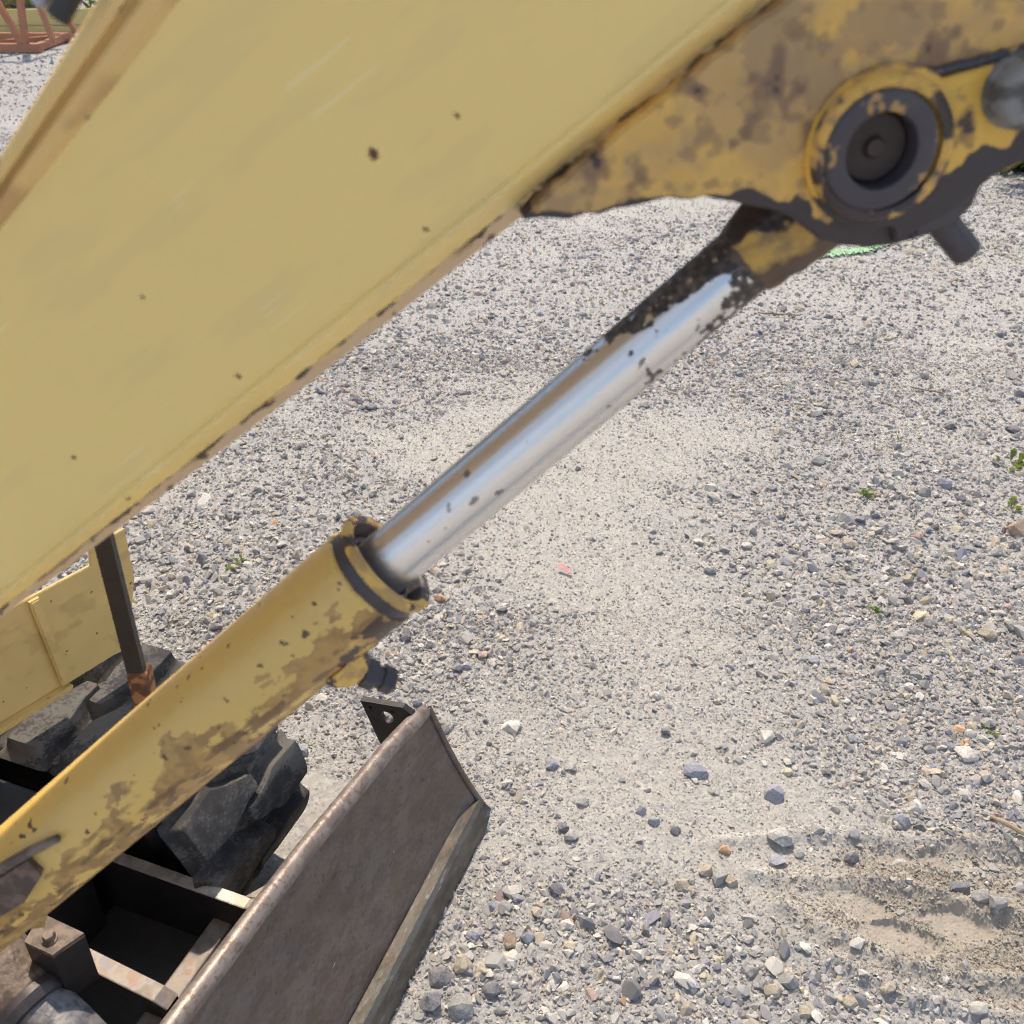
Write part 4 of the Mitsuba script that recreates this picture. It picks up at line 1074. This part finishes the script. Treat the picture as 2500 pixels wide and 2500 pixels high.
for k in range(36):
    for side in (0, 1):
        a0 = (k + 0.5 * side + 0.30) * PITCHL
        p, _, _ = on_loop(a0)
        if p[0] < -1.75:          # the rear of the track is far outside the frame
            continue
        obj('tread_lug', lug_mesh(a0, side), 'mat_dusty_lug', track, smooth=40)
wh = U(np.array([tc[0], TL0 + 0.03, tc[1]])), U(np.array([tc[0], TL1, tc[1]]))
obj('idler_wheel', lathe(*wh, [(0.0, 0.05), (0.012, 0.06), (0.02, 0.13), (0.022, 0.144), (0.14, 0.144), (0.142, 0.06), (0.16, 0.05)], 48), 'mat_black_steel_and_shade', EX, smooth=35)
obj('track_frame', rounded([U(np.array([f, l, z])) for f in (-1.95, -1.0) for l in (TL0 + 0.02, TL1 - 0.06) for z in (0.12, 0.28)], 0.012), 'mat_black_steel_and_shade', EX)

# ---- dozer blade
LS = np.array([-0.35, 0.20, 0.50, 0.67, 0.82, 0.95, 1.06, 1.118, 1.168])


def bl(l):
    ts = np.interp(l, [0.5, 0.67, 0.82, 1.06, 1.17], [-0.626, -0.625, -0.626, -0.612, -0.600])
    tz = np.interp(l, [0.5, 0.67, 0.82, 1.06, 1.17], [0.292, 0.281, 0.266, 0.251, 0.240])
    return ts, tz


def blade_profile(l):
    tf, tz = bl(l)
    lift = 0.0 if l < 1.12 else 0.032
    b = np.array([-0.505, 0.012 + lift]); t = np.array([tf, tz])
    pts = []
    nrm = np.array([t[1] - b[1], -(t[0] - b[0])]); nrm /= np.linalg.norm(nrm)        # towards the front
    for q in np.linspace(0, 1, 14):
        pts.append(b + (t - b) * q - nrm * 0.008 * math.sin(math.pi * q ** 0.9) * (1 - 0.25 * q))
    pts = np.array(pts)
    tang = np.gradient(pts, axis=0); tang /= np.linalg.norm(tang, axis=1, keepdims=True)
    n2 = np.stack([tang[:, 1], -tang[:, 0]], 1)
    backp = pts - n2 * 0.010
    return np.vstack([pts, backp[::-1]]), pts, t


secs = [U(np.stack([q[:, 0], np.full(len(q), l), q[:, 1]], 1)) for l in LS for q in (blade_profile(l)[0],)]
blade = obj('dozer_blade', loft(secs), 'mat_worn_blade', EX, smooth=35)
LT = np.linspace(-0.35, 1.160, 40)
roll = np.array([[blade_profile(l)[2][0] - 0.004, l, blade_profile(l)[2][1] - 0.003] for l in LT])
rr = np.full(40, 0.0145); rr[-1] = 0.012
obj('top_roll', tube(U(np.vstack([roll, roll[-1] + [0.0, 0.007, -0.004]])), np.append(rr, 0.004), 20), 'mat_blade_roll', blade, smooth=True)
obj('end_edge', tube(U(np.array([[q[0] + 0.000, 1.168, q[1]] for q in blade_profile(1.168)[1]])), 0.0060, 12), 'mat_worn_blade', blade, smooth=True)
ce = []
for l in (-0.35, 0.2, 0.6, 1.0, 1.095, 1.130, 1.155, 1.168):
    up = {1.130: 0.008, 1.155: 0.024, 1.168: 0.044}.get(l, 0.0)
    dz = np.interp(l, [0.6, 1.1], [-0.004, -0.006])
    df = np.interp(l, [0.8, 1.1], [-0.003, -0.010])
    ce.append(U(np.array([[f + df, l, z] for f, z in ((-0.478, -0.004 + up), (-0.4915, 0.056 + dz), (-0.4985, 0.064 + dz), (-0.520, 0.058 + dz), (-0.500, -0.004 + up))])))
obj('cutting_edge', loft(ce), 'mat_edge_steel', blade)
# tab with a shackle hole on the back of the far end
tabp = Polygon([(-0.7085, 0.256), (-0.628, 0.2665), (-0.612, 0.256), (-0.592, 0.14), (-0.640, 0.14), (-0.678, 0.168)])
tabp = tabp.difference(circle((-0.6600, 0.2340), 0.0125)).difference(circle((-0.690, 0.246), 0.0035, 16)).difference(circle((-0.648, 0.251), 0.003, 16))
obj('shackle_tab', prism(tabp, U, 1.128, 1.140, bevel=0.0), 'mat_black_steel_and_shade', blade)
# blade arms and braces behind the blade
arm = obj('blade_arm', prism([(-1.02, 0.217), (-0.93, 0.219), (-0.680, 0.219), (-0.655, 0.232), (-0.640, 0.06), (-1.02, 0.06)], U, 0.727, 0.744, bevel=0.001), 'mat_black_steel_and_shade', EX)  # black sides: shade put into the colour, the top strip keeps the steel tone
obj('worn_top_edge', prism([(-1.02, 0.217), (-0.93, 0.219), (-0.680, 0.219), (-0.655, 0.232), (-0.654, 0.2355), (-0.680, 0.2225), (-0.93, 0.2225), (-1.02, 0.2205)], U, 0.7265, 0.7445, bevel=0.0008), 'mat_scoured_steel', arm)
obj('gusset', hull(U(np.array([[-0.690, 0.744, 0.221], [-0.652, 0.744, 0.236], [-0.640, 0.790, 0.245], [-0.690, 0.744, 0.10], [-0.640, 0.744, 0.10], [-0.632, 0.790, 0.12]]))), 'mat_scoured_steel', arm)
arm2 = obj('blade_arm', prism([(-0.836, 0.222), (-0.720, 0.203), (-0.700, 0.195), (-0.660, 0.05), (-0.90, 0.05), (-0.885, 0.14), (-0.862, 0.195)], U, 0.574, 0.597, bevel=0.001), 'mat_black_steel_and_shade', EX)  # sides black for painted shade, as on the other arm
obj('worn_top_edge', prism([(-0.862, 0.195), (-0.836, 0.222), (-0.720, 0.203), (-0.700, 0.195), (-0.6985, 0.1985), (-0.719, 0.2068), (-0.836, 0.2258), (-0.8645, 0.197)], U, 0.5735, 0.5975, bevel=0.0008), 'mat_rusty_brace', arm2)
obj('added_shade_plate', prism([(-0.93, 0.100), (-0.70, 0.100), (-0.70, 0.110), (-0.93, 0.110)], U, 0.598, 0.7265), 'mat_black_steel_and_shade', arm)  # added dark sheet standing in for shade on the ground between the arms
obj('cross_tube', rounded([U(np.array([f, l, z])) for f in (-0.737, -0.712) for l in (0.30, 0.742) for z in (0.095, 0.168)], 0.004), 'mat_rusty_brace', blade)
# swing cylinder and its bolted block at the lower left
quad = [(-0.848, 0.560), (-0.778, 0.556), (-0.793, 0.518), (-0.838, 0.520)]
blk = obj('bolted_block', hull(U(np.array([[f, l, z] for f, l in quad for z in (0.25, 0.333)]))), 'mat_black_steel_and_shade', EX)  # black sides carry painted shade; the block itself is brown like its top
obj('block_top', hull(U(np.array([[f, l, z] for f, l in quad for z in (0.3335, 0.340)]))), 'mat_brown_casting', blk)  # top face of the same block, split off so only its sides go dark
bc = U(np.array([-0.811, 0.534, 0.34]))
bolt = obj('bolt', cat(lathe(bc, bc + ZZ, [(0.0, 0.0098), (0.0022, 0.0098), (0.0024, 0.006)], 24), lathe(bc, bc + ZZ, [(0.0024, 0.0078), (0.0090, 0.0078), (0.0100, 0.0070)], 6)), 'mat_brown_casting', blk)
s0, s1 = U(np.array([-0.955, 0.520, 0.300])), U(np.array([-0.700, 0.462, 0.200]))
sc = obj('swing_cylinder', lathe(s0, s1, [(-0.1, 0.04), (-0.1, 0.050), (0.125, 0.050), (0.132, 0.047)], 56), 'mat_brown_casting', EX, smooth=35)
obj('gland_nut', lathe(s0, s1, [(0.128, 0.040), (0.130, 0.051), (0.140, 0.0545), (0.152, 0.051), (0.154, 0.040)], 56), 'mat_black_oily', sc, smooth=35)
obj('end_casting', lathe(s0, s1, [(0.150, 0.044), (0.19, 0.046), (0.24, 0.046), (0.28, 0.044)], 56), 'mat_blue_grey_casting', sc, smooth=35)
obj('yellow_bracket', hull(B(np.array([[-0.335, -0.006, 0.700], [-0.316, -0.006, 0.708], [-0.312, -0.006, 0.699], [-0.335, 0.006, 0.700], [-0.316, 0.006, 0.708], [-0.312, 0.006, 0.699]]))), 'mat_barrel_paint', EX)

# ------------------------------------------------------------------ small things on the ground
def leaves(center, n, r, hgt, size, up=0.7, seed=0, curl=0.3):
    """pointed little leaves on a common root"""
    g = np.random.default_rng(seed); V, F = [], []
    for k in range(n):
        a = g.uniform(0, 2 * np.pi); e = np.clip(g.normal(up, 0.3), 0.1, 1.5)
        L = size * g.uniform(0.6, 1.2); w = L * g.uniform(0.13, 0.22)
        d = np.array([math.cos(a) * math.cos(e), math.sin(a) * math.cos(e), math.sin(e)]); side = np.array([-math.sin(a), math.cos(a), 0])
        b = np.asarray(center) + np.array([g.normal(0, r), g.normal(0, r), g.uniform(0, hgt)])
        mid_ = b + d * L * 0.55; tip = b + d * L - np.array([0, 0, curl * L])
        V += [b, mid_ + side * w, mid_ - side * w, tip]; i = len(V) - 4
        F += [[i, i + 1, i + 2], [i + 1, i + 3, i + 2]]
    return trimesh.Trimesh(np.array(V), np.array(F), process=False)


def hgt(x, y):
    return float(height(np.array([x]), np.array([y]))[0])


WEEDS = [(-0.672, 2.07, 0.05, 10, 'mat_leaf_bright', 'low bright green weed in the gravel between boom and cylinder'),
         (0.967, 2.405, 0.055, 9, 'mat_leaf_bright', 'small upright yellow-green sprout below the row of dark rubble'),
         (1.445, 2.573, 0.075, 12, 'mat_leaf_bright', 'largest leafy sprout, upper of two at the right edge'),
         (1.333, 2.337, 0.050, 8, 'mat_leaf_bright', 'flat green sprout, lower of two at the right edge'),
         (0.842, 1.879, 0.040, 7, 'mat_leaf', 'tiny dark green sprout left of the cream flat stone'),
         (0.957, 1.506, 0.034, 9, 'mat_leaf_bright', 'bright green sprout above the broad white stone'),
         (1.16, 2.73, 0.025, 6, 'mat_leaf_bright', 'tiny pale sprout left of the largest one'),
         (-0.417, 1.469, 0.016, 6, 'mat_leaf', 'tiny green sprout between cylinder and blade tab')]
for i, (x, y, sz_, n, m_, text) in enumerate(WEEDS):
    obj('weed', leaves((x, y, hgt(x, y)), n, sz_ * 0.2, 0.003, sz_ * 0.72, 0.6, 100 + i), m_, label=text, cat_='weed')

# green spray-paint line across the stones far right: a thin broken skin following the bumps
pl, gl = [], np.random.default_rng(5)
xs = np.linspace(1.12, 1.75, 90)
path_y = np.interp(xs, [1.16, 1.30, 1.50, 1.60, 1.66, 1.75], [4.41, 4.44, 4.485, 4.53, 4.60, 4.68])
wdt = 0.046 * (0.7 + 0.5 * meshkit.fbm(np.stack([xs * 14, xs * 0, xs * 0], 1), 3, 8))
rows = 10
PV = np.array([[x, y + w * (2 * j / (rows - 1) - 1) * (1 + 0.25 * gl.normal()), 0] for x, y, w in zip(xs, path_y, wdt) for j in range(rows)])
PV[:, 2] = height(PV[:, 0], PV[:, 1]) + 0.010 + 0.010 * (meshkit.fbm(PV * 45, 3, 4) - 0.4)
PF = []
for i in range(len(xs) - 1):
    for j in range(rows - 1):
        if gl.random() < 0.18: continue
        a = i * rows + j
        PF += [[a, a + 1, a + rows + 1], [a, a + rows + 1, a + rows]]
obj('paint_line', trimesh.Trimesh(PV, np.array(PF), process=False), 'mat_green_paint', label='bright green sprayed marking line on the gravel below the boom pin', cat_='marking line')

tp = np.array([[0.112, 2.053, 0.012], [0.124, 2.047, 0.016], [0.134, 2.038, 0.010], [0.143, 2.032, 0.013]])
w_ = np.array([0.002, 0.006, 0.003])
tape = np.vstack([tp + w_, tp - w_])
obj('tape_scrap', trimesh.Trimesh(tape, np.array([[0, 1, 5], [0, 5, 4], [1, 2, 6], [1, 6, 5], [2, 3, 7], [2, 7, 6]]), process=False), 'mat_pink_tape', label='scrap of pink tape lying on the gravel right of the cylinder head', cat_='tape scrap')
zt = hgt(0.88, 1.24)
obj('stick', tube(np.array([[0.855, 1.268, zt + 0.016], [0.875, 1.250, zt + 0.018], [0.895, 1.236, zt + 0.014], [0.93, 1.215, zt + 0.010]]), [0.003, 0.0045, 0.005, 0.004], 8), 'mat_wood', label='short tan stick of wood at the right edge above the tyre print', cat_='stick')
for (x, y), ang, L, text in (((1.352, 3.045), -0.5, 0.10, 'thin dark twig lying on pale sand right of the chrome rod'), ((1.02, 3.72), -0.25, 0.16, 'thin twig lying in the gravel below the green line')):
    t_ = np.linspace(-0.5, 0.5, 7)[:, None]
    pts = np.array([x, y, hgt(x, y) + 0.013]) + t_ * L * np.array([math.cos(ang), math.sin(ang), 0.03]) + rng.normal(0, 0.0015, (7, 3))
    obj('twig', tube(pts, 0.0025, 6), 'mat_dry_twig', label=text, cat_='twig')

# ------------------------------------------------------------------ far left: crane boom sections and bushes
def beam(a, b, w):
    a, b = np.asarray(a, float), np.asarray(b, float)
    d = (b - a) / np.linalg.norm(b - a); x = np.cross(d, [0.02, 0.01, 1.0]); 
    x = x / np.linalg.norm(x); y = np.cross(d, x)
    return hull([p + sx * x * w / 2 + sy * y * w / 2 for p in (a, b) for sx in (-1, 1) for sy in (-1, 1)])


LT_ = thing('lattice_section', 'orange-red steel lattice boom section lying on the gravel beyond the boom', 'lattice section')
X1, Y0_, HT = -4.42, 10.42, 0.95
for (y, z, nm) in ((Y0_, 0.045, 'chord'), (Y0_ + 0.75, 0.045, 'chord'), (Y0_, HT, 'chord'), (Y0_ + 0.75, HT, 'chord')):
    obj(nm, beam([X1 - 3.5, y - 0.02, z], [X1 + 0.02, y, z], 0.075 if z < 0.5 else 0.06), 'mat_red_steel', LT_)
obj('end_beam', beam([X1 - 0.02, Y0_ + 0.04, 0.047], [X1 - 0.02, Y0_ + 0.72, 0.047], 0.06), 'mat_red_steel', LT_)
for k in range(4):
    xa = X1 - 0.11 - k * 0.9
    obj('post', beam([xa, Y0_, 0.08], [xa + 0.10, Y0_, HT], 0.052), 'mat_red_steel', LT_)
    obj('diagonal', beam([xa - 0.04, Y0_ + 0.002, 0.085], [xa - 0.36, Y0_ + 0.002, HT], 0.050), 'mat_red_steel', LT_)
    obj('diagonal', beam([xa - 0.70, Y0_ + 0.004, 0.085], [xa - 0.38, Y0_ + 0.004, HT], 0.050), 'mat_red_steel', LT_)
    obj('rear_diagonal', beam([xa + 0.20, Y0_ + 0.75, 0.08], [xa - 0.2, Y0_ + 0.75, HT], 0.045), 'mat_red_steel', LT_)
    obj('floor_brace', beam([xa - 0.6, Y0_ + 0.03, 0.06], [xa + 0.2, Y0_ + 0.72, 0.06], 0.04), 'mat_red_steel', LT_)
obj('diagonal', beam([X1 + 0.16, Y0_ - 0.01, 0.085], [X1 + 0.0, Y0_ - 0.01, HT], 0.045), 'mat_red_steel', LT_)
LY = thing('yellow_beam', 'pale yellow steel beam lying behind the orange-red lattice section', 'steel beam')
obj('web', beam([-9.0, 11.65, 0.11], [-4.3, 11.95, 0.13], 0.11), 'mat_old_yellow', LY)
obj('upper_flange', beam([-9.0, 11.62, 0.18], [-4.3, 11.92, 0.20], 0.05), 'mat_old_yellow', LY)
obj('lower_flange', beam([-9.0, 11.62, 0.035], [-4.3, 11.92, 0.035], 0.06), 'mat_old_yellow', LY)


def bush(name, c, rx, rz, n, size, m_, label, cat_='bush', seed=0, stem=True):
    g = np.random.default_rng(seed)
    k = thing(name, label, cat_)
    clumps = np.stack([g.normal(0, rx * 0.45, 14), g.normal(0, rx * 0.45, 14), g.uniform(0.15, 1, 14) * rz], 1)
    cc = clumps[g.integers(0, 14, n)] + g.normal(0, 1, (n, 3)) * [rx * 0.22, rx * 0.22, rz * 0.13]
    cc[:, 2] = np.abs(cc[:, 2]) + 0.02
    d1 = g.normal(size=(n, 3)); d1 /= np.linalg.norm(d1, axis=1, keepdims=True)
    d2 = np.cross(d1, g.normal(size=(n, 3))); d2 /= np.linalg.norm(d2, axis=1, keepdims=True)
    L = size * g.uniform(0.6, 1.3, (n, 1)); P = cc + np.asarray(c)
    V = np.stack([P - d1 * L, P + d2 * L * 0.4, P + d1 * L, P - d2 * L * 0.4], 1).reshape(-1, 3)
    i = np.arange(n)[:, None] * 4
    obj('foliage', trimesh.Trimesh(V, np.vstack([i + [0, 1, 2], i + [0, 2, 3]]), process=False), m_, k)
    if stem:
        st = [tube(np.array([[c[0], c[1], c[2] - 0.05], (np.asarray(c) + q * 0.5).tolist(), (np.asarray(c) + q).tolist()]), [0.02, 0.014, 0.006], 6) for q in clumps[:8]]
        obj('stem', cat(*st), 'mat_dry_twig', k)
    return k


bush('bush', (-6.5, 13.5, 0), 0.75, 1.5, 2600, 0.055, 'mat_leaf_dry', 'olive green bush left of the brighter one behind the yellow beam', seed=3)
bush('bush', (-5.15, 13.0, 0), 0.50, 1.3, 2600, 0.060, 'mat_leaf_bright', 'bright green leafy bush behind the yellow beam', seed=4)
bush('bush', (-9.3, 14.2, 0), 0.9, 1.7, 2400, 0.06, 'mat_leaf', 'mid green bush farthest left behind the crane parts', seed=5)
bush('grass_clump', (3.02, 5.98, 0), 0.42, 0.30, 2600, 0.060, 'mat_leaf_dark', 'dark green grass clump at the right edge behind the boom bracket', 'grass clump', seed=6, stem=False)
for i, (x, y, w) in enumerate(((-6.55, 13.4, 0.55), (-7.0, 14.1, 0.8), (-6.1, 14.3, 0.7))):
    sh = stone_shape(rng, 22, 0.7, 1.0).subdivide()
    sh.vertices *= w * 0.6
    obj('boulder', trimesh.Trimesh(sh.vertices + [x, y, w * 0.25], sh.faces, process=False), 'mat_stone_g', label=('grey boulder between the two bushes behind the crane parts', 'large grey boulder behind the nearer ones at far left', 'pale boulder behind the bright green bush')[i], cat_='boulder', smooth=30)

# woods round the far side of the yard, above the frame: they are what the rod mirrors along its upper flank
g = np.random.default_rng(77)
cent, rad = [], []
for k in range(70):
    az = math.radians(g.uniform(25, 175)); R = g.uniform(24, 34); Hh = g.uniform(6, 11)
    for j in range(5):
        cent.append([R * math.cos(az) + g.normal(0, 1.0), R * math.sin(az) + g.normal(0, 1.0), Hh * (0.12 + 0.2 * j)]); rad.append(2.3 - 0.28 * j)
cent, rad = np.array(cent), np.array(rad)
w_ = g.integers(0, len(cent), 22000)
d = g.normal(size=(22000, 3)); d /= np.linalg.norm(d, axis=1, keepdims=True)
P = cent[w_] + d * rad[w_][:, None] * g.uniform(0.6, 1.05, (22000, 1)); P[:, 2] = np.maximum(P[:, 2], 0.2)
d1 = g.normal(size=P.shape); d1 /= np.linalg.norm(d1, axis=1, keepdims=True); d2 = np.cross(d1, g.normal(size=P.shape)); d2 /= np.linalg.norm(d2, axis=1, keepdims=True)
L = g.uniform(0.25, 0.5, (22000, 1))
i = np.arange(22000)[:, None] * 4
obj('woods', trimesh.Trimesh(np.stack([P - d1 * L, P + d2 * L * 0.6, P + d1 * L, P - d2 * L * 0.6], 1).reshape(-1, 3), np.vstack([i + [0, 1, 2], i + [0, 2, 3]]), process=False), 'mat_leaf_dark', kind='stuff', label='dark green woods around the far side of the yard', cat_='woods')
